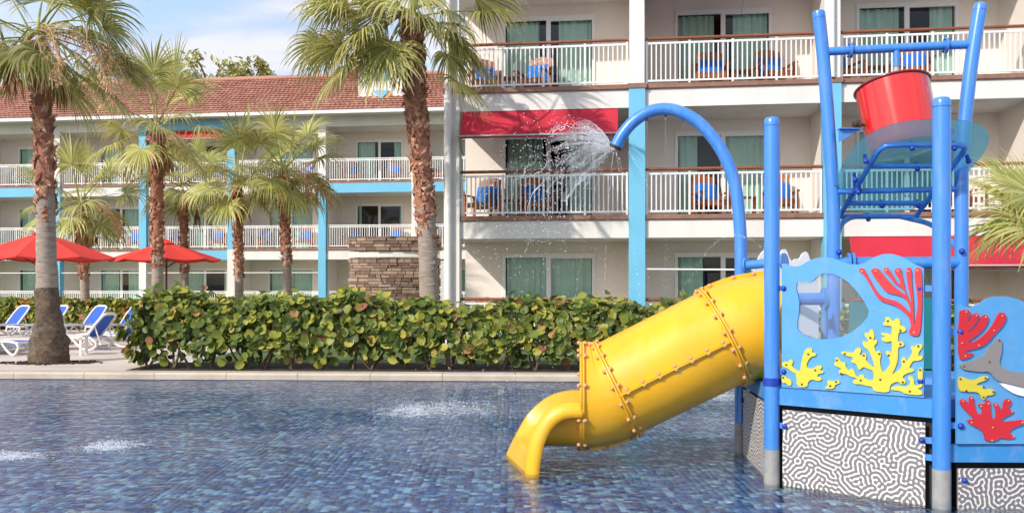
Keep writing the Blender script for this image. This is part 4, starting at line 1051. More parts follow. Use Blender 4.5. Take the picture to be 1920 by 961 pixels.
# ------------------------------------------------------------------ loungers
def lounger_proto():
    o = link('sun_lounger', None)                     # x: foot (-) to head (+), 1.95 long
    for s in (-1,1):
        y = s*.31
        m = MB(); m.tube(arc_pts([(-.98,y,.30),(-.7,y,.345),(-.2,y,.335),(.25,y,.32),(.55,y,.33)],5), .032, 8, flat=1.0); m.build('side_rail', PLW, o, 60)
        m = MB(); m.tube(arc_pts([(-.92,y,.31),(-.98,y,.2),(-.86,y,.03),(-.70,y,.10),(-.52,y,.30)],5), .03, 8); m.build('foot_leg', PLW, o, 60)
        m = MB(); m.tube(arc_pts([(.0,y,.31),(.12,y,.20),(.30,y,.06),(.52,y,.03),(.68,y,.12),(.66,y,.24),(.52,y,.32)],5), .032, 8); m.build('rear_leg', PLW, o, 60)
    for xx in (-.97,.5): m = MB(); m.cyl((xx,-.31,.31),(xx,.31,.31),.028,8); m.build('cross_bar', PLW, o, 50)
    m = MB(); vs = []
    for i in range(9):
        x = -.94+1.30*i/8
        for j in range(5): vs.append((x,-.29+.58*j/4,.355-.02*math.sin(PI*j/4)-.015*math.sin(PI*i/8)))
    m.add(vs, [(5*i+j,5*i+j+1,5*i+6+j,5*i+5+j) for i in range(8) for j in range(4)])
    m.build('seat_sling', SLING, o, 60)
    a = math.radians(50); dx = Vector((math.cos(a),0,math.sin(a))); b0 = Vector((.38,0,.34)); L = .78
    m = MB(); pts = [b0+Vector((0,-.29,0)), b0+Vector((0,-.30,0))+dx*L*.6, b0+Vector((0,-.26,0))+dx*L*.93, b0+Vector((0,-.15,0))+dx*L, b0+Vector((0,.15,0))+dx*L, b0+Vector((0,.26,0))+dx*L*.93, b0+Vector((0,.30,0))+dx*L*.6, b0+Vector((0,.29,0))]
    m.tube(pts, .036, 8); bk = m.build('backrest_frame', PLW, o, 60)
    m = MB(); vs = []
    for i in range(7):
        t = .02+.93*i/6; wv = .28 if t < .8 else .28-.10*((t-.8)/.16)
        for j in range(5): vs.append(b0+dx*(L*t)+Vector((0,-wv+2*wv*j/4,0))+Vector((math.sin(a),0,-math.cos(a)))*.015*math.sin(PI*j/4))
    m.add(vs, [(5*i+j,5*i+j+1,5*i+6+j,5*i+5+j) for i in range(6) for j in range(4)]); m.build('backrest_sling', SLING, bk, 60)
    for yy in (-.26,.26): m = MB(); m.cyl(b0+dx*.35+Vector((.02,yy,0)), (.78,yy,.18), .018, 6); m.cyl((.50,yy,.26),(.80,yy,.16),.02,6); m.build('back_stay', PLW, o, 50)
    return o
lg0 = lounger_proto(); lg_used = [False]
def put_lounger(px, py, rz, label):
    Y = (CAMZ-DZ)*F/(py-HY); p = at(px, py, Y)
    o = lg0 if not lg_used[0] else copy_tree(lg0); lg_used[0] = True
    o.location = (p.x, p.y, DZ); o.rotation_euler = (0,0,rz); o.scale = (.84,.84,.84); o['label'], o['category'], o['group'] = label, 'sun lounger', 'sun loungers on the deck'
put_lounger(-12, 664, D(168), 'white sun lounger with blue sling cut off by the left frame edge, nearest the pool')
put_lounger(150, 655, D(-10), 'white sun lounger seen from behind its raised back, right beside the big palm trunk')
put_lounger(214, 649, D(-8), 'white sun lounger half hidden by the left end of the sea grape hedge')
put_lounger(150, 627, D(66), 'rear-row sun lounger with raised blue back just right of the big palm trunk')
put_lounger(2, 627, D(66), 'white sun lounger in the rear row at the far left frame edge')
put_lounger(76, 627, D(66), 'white sun lounger in the rear row mostly hidden behind the big palm trunk')
put_lounger(220, 627, D(66), 'white sun lounger in the rear row nearest the sea grape hedge')
Yt = 1.48*F/(665-HY); pt = at(138, 665, Yt)
T = thing('side_table', (pt.x, Yt, DZ), 'small white resin side table beside the big palm trunk', 'table', .15)
m = MB(); m.box((-.24,-.22,.36),(.24,.22,.40)); m.build('table_top', PLW, T)
for sx in (-1,1):
    for sy in (-1,1): MB().box((sx*.19-.025,sy*.17-.02,0),(sx*.19+.025,sy*.17+.02,.358)).build('leg', PLW, T)
# small plunge pool behind the near lounger
yA, yB = 17.6, 20.9
pl = link('plunge_pool', None, None, (-12.6, 19.2, DZ), label='small sunken plunge pool with pale rim between the lounger rows', cat='pool')
m = MB(); hw, hd = 1.9, 1.55
for (lo, hi) in (((-hw-.25,-hd-.25,.002),(hw+.25,-hd,.05)),((-hw-.25,hd,.002),(hw+.25,hd+.25,.05)),((-hw-.25,-hd,.002),(-hw,hd,.05)),((hw,-hd,.002),(hw+.25,hd,.05))): m.box(lo, hi)
m.build('rim', COPE, pl)
MB().add([(-hw,-hd,.008),(hw,-hd,.008),(hw,hd,.008),(-hw,hd,.008)],[(0,1,2,3)]).build('mosaic_bottom', FARTILE, pl)
MB().add([(-hw,-hd,.03),(hw,-hd,.03),(hw,hd,.03),(-hw,hd,.03)],[(0,1,2,3)]).build('water', WATER, pl)
# bark litter ring round the big palm
bm_ = MB(); pb = at(92,679,15.6)
for i in range(260):
    a = R.uniform(0,2*PI); r_ = .3+abs(R.gauss(0,.16)); s = R.uniform(.012,.03); c = Vector((pb.x+r_*math.cos(a)*1.5, pb.y+r_*math.sin(a)*.7, DZ+.008)); bm_.box(c-Vector((s,s*.6,.006)), c+Vector((s,s*.6,.012)), M=None)
bm_.build('bark_litter', SOIL, kind='stuff', label='dark bark litter scattered round the foot of the big palm', cat='litter')

# ------------------------------------------------------------------ water play tower
PA, PB, PC = Vector((2.04,6.70,0)), Vector((3.01,5.98,0)), Vector((2.13,7.94,0))
PE, PD = Vector((3.07,8.15,0)), Vector((4.16,7.90,0)); PF = Vector((4.12,6.50,0)); PG = Vector((4.25,5.96,0))
tower = thing('water_play_tower', (3.1, 7.1, 0), 'blue water play tower with yellow tube slide, coral panels and red tipping bucket', 'play structure')
TO = Vector((3.1,7.1,0))
PR = 0.060
def tb(m, name, mt, parent=tower, smooth=40, **k): return m.build(name, mt, parent, smooth, origin=TO if parent is tower else (TO), **k)
def post(p, top, name='post'):
    m = MB(); m.tube([p+Vector((0,0,.272)), p+Vector((0,0,top-.05)), p+Vector((0,0,top-.02)), p+Vector((0,0,top-.004)), p+Vector((0,0,top))], [PR,PR,PR*.97,PR*.8,PR*.55], 28)
    o = tb(m, name, PBLUE); m = MB(); m.cyl(p+Vector((0,0,FLZ)), p+Vector((0,0,.2715)), PR+.0012, 28); tb(m, 'post_base', GREYB, o)
    m = MB(); m.tube([p+Vector((0,0,top-.07)), p+Vector((0,0,top-.066))], PR+.0015, 28); tb(m, 'cap_seam', CAPB, o)
    return o
post(PA, 2.87); post(PB, 2.87); post(PF, 2.87); post(PG, 2.2)
# arch post C with the spray nozzle
apx = [(1389,560),(1389,470),(1387,420),(1379,350),(1362,300),(1338,260),(1305,226),(1262,206),(1222,208),(1188,228),(1166,254),(1154,276)]
m = MB(); pts = [PC+Vector((0,0,.272)), PC+Vector((0,0,1.0))]+[at(x, y, PC.y+.25*max(0,(1389-x))/235) for x, y in apx]
pth = [pts[0], pts[1]]+arc_pts(pts[2:], 5)
m.tube(pth, .0575, 26); arch = tb(m, 'arch_pipe', PBLUE)
m = MB(); m.cyl(PC+Vector((0,0,FLZ)), PC+Vector((0,0,.2715)), .060, 28); tb(m, 'post_base', GREYB, arch)
e0, e1 = pth[-1], pth[-2]; nd = (e0-e1).normalized(); m = MB(); m.cyl(e0-nd*.012, e0+nd*.008, .061, 26); tb(m, 'nozzle_ring', BLACK, arch)
m = MB(); m.cyl(e0+nd*.008, e0+nd*.03, .025, 12); tb(m, 'nozzle_tip', PIPEG, arch)
for x, y in ((1289,222),(1248,213),(1213,221)):
    p = at(x, y, 8.1); m = MB(); m.cyl(p, p+Vector((0,0,-.03)), .010, 8); tb(m, 'jet_nozzle', BLACK, arch)
# bucket frame posts E and D
def frame_post(p, px, nm='frame_post'):
    m = MB(); pts = arc_pts([p+Vector((0,0,.272)), p+Vector((0,0,1.2))]+[at(x,y,p.y) for x,y in px], 5); top = pts[-1]; t = (pts[-1]-pts[-2]).normalized()
    pts = pts+[top+t*.02, top+t*.03]; rad = [PR]*(len(pts)-2)+[PR*.9, PR*.6]
    m.tube(pts, rad, 28); o = tb(m, nm, PBLUE); m = MB(); m.cyl(p+Vector((0,0,FLZ)), p+Vector((0,0,.2715)), PR+.0012, 28); tb(m, 'post_base', GREYB, o)
    m = MB(); m.cyl(top-t*.045, top-t*.041, PR+.0015, 28); tb(m, 'cap_seam', CAPB, o); return o
pe = frame_post(PE, [(1563,470),(1563,400),(1560,330),(1551,200),(1544,110),(1535,26)])
pd = frame_post(PD, [(1803,470),(1803,330),(1806,260),(1815,170),(1824,100),(1838,12)])
# top bar with flanges, feed pipe
a, b = at(1549,97,PE.y), at(1824,83,PD.y); m = MB(); m.cyl(a, b, .040, 22); bar = tb(m, 'top_bar', PBLUE)
for t in (.17,.82):
    c = a.lerp(b,t); ax = (b-a).normalized(); m = MB(); m.cyl(c-ax*.012, c+ax*.012, .074, 24); tb(m, 'flange', PBLUE, bar)
    for k in range(4):
        q = c+Matrix.Rotation(PI/2*k+.6,3,ax) @ Vector((0,0,.058)); m = MB(); m.cyl(q-ax*.026, q+ax*.026, .008, 6); tb(m, 'bolt', STEEL, bar)
c = a.lerp(b,.487); m = MB(); m.cyl(c, c-Vector((0,0,.175)), .030, 18); tb(m, 'feed_pipe', PBLUE, bar)
m = MB(); m.cyl(c-Vector((0,0,.175)), c-Vector((0,0,.37)), .024, 14, r1=.03); tb(m, 'feed_nozzle', PIPEG, bar)
# bucket
BC = at(1684, 222, 8.02); tilt = Matrix.Rotation(math.radians(-5),3,'Y') @ Matrix.Rotation(math.radians(-13),3,'X'); axb = tilt @ Vector((0,0,1)); br, bh_ = .335, .64
m = MB(); m.lathe(BC, [(.001,-bh_/2),(br*.80,-bh_/2),(br*.88,-bh_/2+.012),(br*.925,-bh_/2+.05),(br*.93,-bh_/2+.09),(br*.98,bh_/2),(br*.965,bh_/2),(br*.90,-bh_/2+.06),(.001,-bh_/2+.02)], 64, axb); bk = tb(m, 'bucket', REDP, smooth=35)
ring = []; u = axb.orthogonal().normalized(); w_ = axb.cross(u)
for k in range(56): ring.append(BC+axb*(bh_/2)+(u*math.cos(2*PI*k/56)+w_*math.sin(2*PI*k/56))*(br*.99))
m = MB(); m.tube(ring, .013, 10, closed=True); tb(m, 'rim', RIMR, bk)
for s, pp in ((-1, PE), (1, PD)):
    pv = BC+Vector((s*(br*.95), .0, -.06)); m = MB(); m.cyl(pv-Vector((s*.03,0,0)), pv+Vector((s*.11,0,0)), .014, 10); tb(m, 'pivot_pin', STEEL, bk)
    m = MB(); m.cyl(pv+Vector((s*.045,0,0)), pv+Vector((s*.06,0,0)), .05, 16); m.cyl(pv+Vector((s*.085,0,0)), pv+Vector((s*.1,0,0)), .038, 16); tb(m, 'pivot_hub', STEEL, bk)
    z0 = pv.z-.045; xo = pv.x+s*.04; xi = pp.x; m = MB()
    A0 = [(xo, pv.y-.035, z0+.01),(xo, pv.y+.035, z0+.01),(xi, pv.y+.045, z0+.01),(xi, pv.y-.045, z0+.01)]
    m.add(A0+[(x,y,z-.010) for x,y,z in A0], [(0,1,2,3),(4,7,6,5),(0,4,5,1),(1,5,6,2),(2,6,7,3),(3,7,4,0)])
    m.add([(xo,pv.y-.004,z0),(xi,pv.y-.004,z0),(xi,pv.y-.004,z0-.12),(xo,pv.y+.004,z0),(xi,pv.y+.004,z0),(xi,pv.y+.004,z0-.12)], [(0,1,2),(3,5,4),(0,2,5,3),(0,3,4,1),(1,4,5,2)]); tb(m, 'pivot_bracket', PBLUE, bk, None)
# tilted splash plate and its pipe frame
PX, slope = 3.63, 0.567; n_up = Vector((0,slope,1)).normalized(); s_dir = Vector((0,1,-slope)).normalized()
cen = Vector((PX, 7.86, 2.575)); m = MB(); out = []
for k in range(56):
    a = 2*PI*k/56; ca, sa = math.cos(a), math.sin(a); ex = .75
    r_x = .60*(1-.10*sa); v = Vector((math.copysign(abs(ca)**ex,ca)*r_x,0,0))+s_dir*(math.copysign(abs(sa)**ex,sa)*.71); out.append(cen+v+n_up*.035)
N_ = len(out); m.add(out+[p+n_up*.010 for p in out], [tuple(range(N_-1,-1,-1)), tuple(N_+k for k in range(N_))]+[(k,(k+1)%N_,N_+(k+1)%N_,N_+k) for k in range(N_)])
sp = tb(m, 'splash_plate', DISC, smooth=40)
fr = .025; hwf = .38; y0, y1 = 7.5, 8.47
zf = lambda y: 2.78-slope*(y-7.5)
P_ = lambda x, y: Vector((PX+x, y, zf(y)))
m = MB(); m.tube(arc_pts([P_(-hwf,y1), P_(-hwf,y0+.25), P_(-hwf,y0+.10), P_(-hwf+.02,y0+.03), P_(-hwf+.09,y0), P_(0,y0), P_(hwf-.09,y0), P_(hwf-.02,y0+.03), P_(hwf,y0+.10), P_(hwf,y0+.25), P_(hwf,y1)],4), fr, 14); tb(m, 'plate_frame', PBLUE, sp)
for y in (7.76, 8.27, y1): m = MB(); m.cyl(P_(-hwf,y)-n_up*.002, P_(hwf,y)-n_up*.002, fr, 14); tb(m, 'frame_bar', PBLUE, sp)
m = MB(); q0 = Vector((PE.x,PE.y-.02,zf(8.05)-.03)); q1 = Vector((PD.x,PD.y,zf(8.05)-.03)); m.cyl(q0, q1, .027, 14); tb(m, 'cross_bar', PBLUE, sp)
for s, pp in ((-1,PE),(1,PD)):
    e = P_(s*hwf*.55, y1); m = MB(); m.tube(arc_pts([e, e+Vector((s*.10,-.04,-.03)), Vector(((e.x+pp.x)/2+s*.05,(e.y+pp.y)/2,e.z-.12)), Vector((pp.x,pp.y,1.86))],5), .025, 12); tb(m, 'brace', PBLUE, sp)
    p = Vector((pp.x,pp.y,1.86)); m = MB(); m.ball(p-Vector((s*.03,.07,0)), .028, 12); tb(m, 'cap', CAPB, sp)
    c = Vector((PX+s*hwf, 8.03, zf(8.03))); m = MB(); m.cyl(c-Vector((0,0,.05)), c+Vector((0,0,.06)), .035, 10); m.ball(c+Vector((0,-.03,.05)), .028, 8); m.ball(c+Vector((0,-.03,-.06)), .028, 8); tb(m, 'clamp', CAPB, sp)
for x, y in ((-.12,7.5),(.25,7.5),(-.46,7.66),(.46,7.66),(.05,7.76),(-.46,7.9),(.46,8.0),(-.05,8.27),(-.1,8.47),(.3,8.27)):
    c = P_(x,y); m = MB(); m.cyl(c-n_up*.03, c+n_up*.03, .017, 8); m.ball(c-n_up*.035, .026, 8); tb(m, 'cap', CAPB, sp)
# decks
def hexdeck(poly, z0, z1, name):
    m = MB(); n = len(poly); m.add([(p.x,p.y,z0) for p in poly]+[(p.x,p.y,z1) for p in poly], [tuple(range(n-1,-1,-1)), tuple(range(n,2*n))]+[(k,(k+1)%n,n+(k+1)%n,n+k) for k in range(n)]); return tb(m, name, PBLUE2, smooth=None)
hexdeck([PC,PA,PB,PF,PD,PE], .622, .752, 'deck')
hexdeck([PB+Vector((.0,-.0,0)),PG,PF+Vector((.4,.1,0)),PF+Vector((.0,.0,0))], .318, .442, 'deck')
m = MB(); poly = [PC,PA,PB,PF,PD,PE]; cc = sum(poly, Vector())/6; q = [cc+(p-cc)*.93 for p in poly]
m.add([(p.x,p.y,FLZ) for p in q]+[(p.x,p.y,.621) for p in q], [(k,(k+1)%6,6+(k+1)%6,6+k) for k in range(6)]); tb(m, 'shade_backing', DARKU, smooth=None)  # dark backing put in for the shade behind the skirt panels
m = MB(); m.box((PB.x+.15,PG.y+.12,FLZ),(PG.x+.1,PG.y+.16,.317)); tb(m, 'shade_backing', DARKU, smooth=None)  # same painted shade under the lower deck

# maze-pattern skirt panels: labyrinth print grown in numpy, stored per vertex, cut crisp by the shader
def labyrinth(nx, ny, period, seed, stripes):
    rg = np.random.default_rng(seed); u = rg.normal(size=(ny,nx)); fx = np.fft.fftfreq(nx)[None,:]; fy = np.fft.fftfreq(ny)[:,None]; k = np.sqrt(fx**2+fy**2); k0 = 1/period
    H = np.exp(-((k-k0)/(k0*.30))**2)
    for i in range(9):
        u = np.fft.ifft2(np.fft.fft2(u)*H).real; u = np.tanh(u/u.std()*1.6)
    return np.fft.ifft2(np.fft.fft2(u)*np.exp(-(k/(k0*2.2))**2)).real
def maze_mat():
    m = bpy.data.materials.new('maze_print'); m.use_nodes = True; n, l = m.node_tree.nodes, m.node_tree.links; b = n['Principled BSDF']
    a = n.new('ShaderNodeAttribute'); a.attribute_name = 'maze'; rp = ramp(n, [(.63, lin(120,118,124)), (.70, lin(228,222,210))]); l.new(a.outputs['Fac'], rp.inputs[0]); l.new(rp.outputs[0], b.inputs['Base Color']); b.inputs['Roughness'].default_value = .45
    bu = n.new('ShaderNodeBump'); bu.inputs['Strength'].default_value = .3; bu.inputs['Distance'].default_value = .003; l.new(rp.outputs[0], bu.inputs['Height']); l.new(bu.outputs[0], b.inputs['Normal']); return m
MAZE = maze_mat()
def maze_panel(P0, P1, z0, z1, seed, off):
    d = (P1-P0); L = d.length; d.normalize(); nr = Vector((d.y,-d.x,0)); st = .0042; nx, ny = int(L/st)+1, int((z1-z0)/st)+1
    u = labyrinth(nx+40, ny+40, 0.033/st, seed, 0)[20:20+ny,20:20+nx]; u = (u/abs(u).max()*.5+.5)
    vs = []
    for j in range(ny):
        for i in range(nx): p = P0+d*(L*i/(nx-1)); vs.append((p.x+nr.x*off-TO.x, p.y+nr.y*off-TO.y, z0+(z1-z0)*j/(ny-1)))
    fs = [(j*nx+i,j*nx+i+1,(j+1)*nx+i+1,(j+1)*nx+i) for j in range(ny-1) for i in range(nx-1)]
    # back face and edges
    o = len(vs); cs = [0, nx-1, nx*ny-1, nx*(ny-1)]
    for c in cs: v = vs[c]; vs.append((v[0]-nr.x*.018, v[1]-nr.y*.018, v[2]))
    fs.append((o+3,o+2,o+1,o))
    edges = [list(range(nx)), [nx-1+nx*j for j in range(ny)], list(range(nx*ny-1, nx*(ny-1)-1, -1)), [nx*j for j in range(ny-1,-1,-1)]]
    for k, e in enumerate(edges): fs.append(tuple(e[::-1])+(o+k, o+(k+1)%4))
    me = bpy.data.meshes.new('skirt_panel'); me.from_pydata(vs, [], fs); at_ = me.attributes.new('maze','FLOAT','POINT'); at_.data.foreach_set('value', list(u.ravel())+[.3]*4); me.materials.append(MAZE); me.update()
    return link('skirt_panel', me, tower)
AB = (PB-PA).normalized(); nAB = Vector((AB.y,-AB.x,0)); AC = (PA-PC).normalized(); nAC = Vector((AC.y,-AC.x,0))
LAB = (PB-PA).length
sk = maze_panel(PA+AB*.085, PA+AB*(LAB-.105), -.02, .585, 4, .0)
sk2 = maze_panel(PC+AC*.10, PA-AC*.10, -.02, .60, 9, .0)
sk3 = maze_panel(PB+Vector((.10,-.03,0)), PG+Vector((-.08,-.01,0)), -.12, .28, 12, .0)
def cap_at(p, nr, parent, r=.021): 
    m = MB(); m.ball(p+nr*.012, r, 12); tb(m, 'cap', CAPB, parent)
def tab(p, d, parent, L=.085):
    m = MB(); m.box((-.0,-.006,-.022),(L,.006,.022), M=Matrix.Translation(p) @ Matrix.Rotation(math.atan2(d.y,d.x),4,'Z')); tb(m, 'bracket', PBLUE, parent, None)
for z in (.46,): cap_at(PA+AB*.105+Vector((0,0,z)), nAB, sk); tab(PA+AB*.05+Vector((0,0,z))+nAB*-.012, AB, sk)
for z in (.46,.34): tab(PA+AB*(LAB-.14)+Vector((0,0,z))-nAB*.012, AB, sk, .10)
cap_at(PA+AB*(LAB-.125)+Vector((0,0,.46)), nAB, sk)
cap_at(PB+Vector((.14,-.03,.20)), Vector((0,-1,0)), sk3); cap_at(PC+AC*.13+Vector((0,0,.5)), nAC, sk2)

# coral panel between the two front posts
C3 = lambda x, y: (1440+x/3.203, 460+y/3.203)
def to_plane(px, py, P0, d, n):
    ray = Vector(((px-CX)/F, 1, -(py-HY)/F)); o = Vector((0,0,CAMZ)); t = (P0-o).dot(n)/ray.dot(n); q = o+ray*t; return ((q-P0).dot(d), q.z)
def sz(pts, conv, P0, d, n): return [to_plane(*conv(x,y), P0, d, n) for x, y in pts]
topo = [(85,110),(105,108),(135,122),(165,127),(200,120),(240,95),(290,75),(340,68),(390,75),(440,95),(490,110),(545,113),(590,100),(640,70),(690,52),(740,50),(790,62),(840,85),(880,112),(920,128),(936,136)]
win = [(178,218),(215,216),(250,220),(275,210),(305,180),(340,165),(390,168),(440,190),(490,225),(540,280),(580,335),(608,390),(600,430),(560,475),(510,515),(450,545),(380,560),(310,562),(250,552),(205,530),(180,500),(178,460),(188,400),(190,340),(180,290),(170,250)]
red1 = [(548,150),(560,135),(580,137),(590,155),(615,200),(650,265),(680,300),(720,320),(770,330),(810,355),(840,385),(858,405),(860,380),(845,340),(820,310),(780,295),(730,285),(700,265),(670,225),(640,185),(625,160),(625,145),(645,135),(665,138),(690,165),(720,205),(760,245),(800,275),(825,295),(830,290),(822,270),(790,243),(760,222),(735,188),(715,167),(698,150),(705,133),(722,132),(735,150),(755,180),(775,215),(795,235),(800,220),(785,190),(765,165),(765,145),(785,133),(805,140),(808,170),(820,220),(830,270),(850,320),(862,350),(862,320),(848,260),(838,200),(833,150),(845,130),(862,133),(868,160),(868,220),(875,290),(880,350),(880,420),(883,480),(890,440),(900,390),(903,330),(895,260),(885,200),(885,150),(895,132),(915,132),(927,150),(930,250),(930,350),(925,450),(918,520),(905,542),(870,540),(850,525),(850,510),(862,490),(862,465),(850,430),(820,395),(780,365),(740,350),(690,335),(660,310),(630,260),(600,205),(570,165)]
yel1 = [(635,872),(636,845),(590,838),(560,828),(525,830),(513,815),(525,800),(545,800),(530,790),(500,785),(470,765),(435,770),(428,750),(450,738),(420,725),(402,715),(405,700),(415,690),(405,672),(425,668),(440,690),(450,700),(472,697),(470,725),(490,750),(500,738),(515,735),(525,755),(530,775),(552,790),(555,772),(580,772),(585,795),(620,808),(640,800),(640,750),(600,735),(575,725),(560,745),(545,738),(540,710),(510,700),(500,690),(520,678),(505,665),(470,660),(440,642),(455,632),(490,640),(520,640),(535,612),(562,612),(565,630),(553,650),(565,662),(575,645),(592,645),(597,665),(590,685),(610,705),(645,735),(640,700),(625,660),(610,625),(580,605),(570,575),(590,572),(610,578),(600,555),(582,535),(590,520),(610,525),(618,502),(635,503),(642,530),(645,550),(632,570),(650,560),(662,570),(655,590),(640,600),(652,640),(660,630),(678,630),(685,655),(675,690),(685,740),(695,760),(720,735),(740,705),(735,675),(715,650),(712,632),(730,630),(745,645),(750,600),(748,570),(720,580),(690,570),(685,550),(705,545),(715,550),(700,540),(682,533),(688,520),(715,525),(745,535),(750,500),(745,480),(700,480),(693,462),(712,455),(708,430),(730,427),(745,445),(760,455),(770,438),(790,437),(800,455),(797,478),(825,485),(835,505),(820,520),(795,515),(785,535),(785,580),(805,572),(825,590),(815,605),(795,605),(785,615),(785,680),(770,730),(745,775),(790,745),(810,725),(805,700),(808,670),(830,667),(835,695),(860,660),(875,635),(860,610),(865,600),(885,605),(900,590),(930,590),(932,610),(910,635),(905,665),(932,655),(933,680),(905,690),(875,690),(860,715),(850,735),(880,738),(880,755),(850,760),(820,775),(810,790),(832,805),(830,825),(805,830),(785,812),(750,825),(736,842),(734,881)]
yel2 = [(742,848),(780,838),(820,845),(850,840),(862,815),(845,795),(850,782),(870,782),(882,805),(880,830),(895,840),(930,822),(932,845),(900,855),(930,870),(930,897),(830,888),(800,870),(760,865),(742,862)]
yel3 = [(905,800),(903,750),(915,728),(932,735),(933,800),(918,815)]
yel4 = [(178,846),(178,770),(150,755),(125,735),(95,725),(87,705),(110,692),(125,700),(135,683),(155,685),(155,705),(145,715),(165,740),(200,755),(203,710),(215,660),(230,620),(255,612),(273,618),(268,640),(295,645),(293,660),(265,665),(245,690),(235,720),(245,735),(280,735),(300,718),(330,718),(328,735),(312,745),(340,752),(338,765),(310,765),(300,785),(325,790),(328,805),(305,812),(270,800),(245,815),(243,848)]
yel5 = [(87,780),(105,778),(120,795),(145,800),(148,840),(125,835),(115,822),(89,822)]
yel6 = [(340,856),(368,835),(360,808),(375,805),(395,815),(420,803),(438,815),(430,828),(410,830),(402,858)]
s0 = to_plane(*C3(85,110), PA, AB, nAB)[0]; s1 = to_plane(*C3(937,136), PA, AB, nAB)[0]
outl = sz(topo, C3, PA, AB, nAB); outl = [(s0, outl[0][1])]+outl[1:-1]+[(s1, outl[-1][1])]+[(s1,.762),(s0,.762)]
wn_ = sz(win, C3, PA, AB, nAB)
def on(parent, pts, conv, P0, d, n, d0, d1, name, mt, sm=3, bev=.003):
    m = plate(sz(pts, conv, P0, d, n), [], P0, d, n, d0, d1, bev, sm); return tb(m, name, mt, parent, 35)
m = plate(outl, [wn_], PA, AB, nAB, -.010, .010, .003); pan = tb(m, 'coral_panel', PANEL, tower, 35); pan['label'] = 'blue cut-out panel with fish-shaped window and red and yellow coral'
m = plate([(a*1.0, b) for a, b in sz([(165+(x-390)*0+x-x if False else x, y) for x, y in win], C3, PA, AB, nAB)], [], PA, AB, nAB, -.018, -.0125, .001, 2); tb(m, 'window_pane', ACRY, pan, 35)
on(pan, red1, C3, PA, AB, nAB, .0115, .026, 'red_coral', REDC)
for y in (yel1,yel2,yel3,yel4,yel5,yel6): on(pan, y, C3, PA, AB, nAB, .0115, .024, 'yellow_coral', YELC, 2)
def bolts(pts, conv, P0, d, n, parent, off, r=.0082, mt=STEEL):
    m0 = MB(); m0.lathe((0,0,0), [(r,-.002),(r,.002),(r*.7,.004),(.0001,.005)], 10, n); bm = m0.mesh('bolt', mt, 40)
    for x, y in pts:
        s, z = to_plane(*conv(x,y), P0, d, n); link('bolt', bm, parent, P0+d*s+Vector((0,0,z))+n*off-TO)
bolts([(570,155),(652,154),(715,148),(784,153),(847,155),(902,150),(882,520)], C3, PA, AB, nAB, pan, .027, .007, BOLT)
bolts([(725,452),(800,507),(800,590),(730,657),(620,552),(673,648),(580,657),(467,648),(420,686),(445,766),(562,806),(680,802),(820,693),(907,602),(814,817),(856,872),(918,744),(116,714),(248,650),(290,746),(210,830),(98,790),(415,815),(380,840)], C3, PA, AB, nAB, pan, .025)
bolts([(332,146),(153,214),(524,243),(174,382),(631,386),(467,547),(216,570)], C3, PA, AB, nAB, pan, .011, .005, PIPEG)
for x, y in ((98,257),(98,757)): s,z = to_plane(*C3(x,y),PA,AB,nAB); cap_at(PA+AB*s+Vector((0,0,z)), nAB, pan); tab(PA+AB*.04+Vector((0,0,z))-nAB*.017, AB, pan, .09)
for x, y in ((914,257),(918,813)): s,z = to_plane(*C3(x,y),PA,AB,nAB); cap_at(PA+AB*s+Vector((0,0,z)), nAB, pan); tab(PA+AB*(s-.0)+Vector((0,0,z))-nAB*.017, AB, pan, .13)
# sea-creature panel right of post B
C4 = lambda x, y: (1700+x/3.0045, 520+y/3.0045)
P2, D2, N2 = PB+Vector((0,-.02,0)), Vector((1,0,0)), Vector((0,-1,0))
top2 = [(278,150),(300,150),(330,165),(360,168),(400,150),(450,118),(500,105),(560,105),(620,120),(680,148),(740,168),(800,160),(860,130),(930,105),(1000,108),(1060,135),(1110,165),(1150,160)]
o2_ = sz(top2, C4, P2, D2, N2); o2_ = o2_+[(o2_[-1][0], .452),(o2_[0][0], .452)]
m = plate(o2_, [], P2, D2, N2, -.010, .010, .003); pan2 = tb(m, 'dolphin_panel', PANEL, tower, 35); pan2['label'] = 'blue cut-out panel with grey dolphin and red coral'
redA = [(285,460),(283,300),(290,230),(290,190),(310,180),(345,183),(348,205),(335,230),(333,250),(350,240),(362,210),(380,197),(397,205),(395,225),(375,260),(345,290),(335,305),(355,300),(390,265),(410,225),(425,207),(448,213),(452,235),(430,280),(390,320),(345,350),(330,362),(360,365),(400,345),(450,300),(485,250),(505,205),(525,193),(548,205),(550,235),(525,275),(490,310),(450,360),(410,390),(365,400),(330,408),(310,418),(330,425),(370,422),(355,440),(325,455)]
dol = [(290,490),(310,480),(350,470),(400,450),(430,430),(455,390),(485,360),(500,340),(520,342),(528,380),(522,430),(510,470),(520,500),(560,520),(610,530),(661,533),(740,520),(800,470),(840,455),(850,500),(900,520),(980,520),(1060,540),(1120,560),(1100,575),(1050,590),(980,620),(900,640),(800,650),(700,630),(600,604),(505,582),(480,560),(455,525),(400,528),(330,520),(300,510)]
bel = [(505,586),(600,608),(700,634),(800,654),(880,650),(820,680),(740,690),(661,668),(600,655),(540,620)]
yelA = [(283,635),(283,555),(310,558),(340,572),(380,575),(415,555),(445,548),(450,565),(430,578),(390,590),(380,605),(420,605),(430,630),(460,622),(485,630),(487,650),(465,660),(440,660),(430,685),(415,685),(408,660),(385,640),(330,640)]
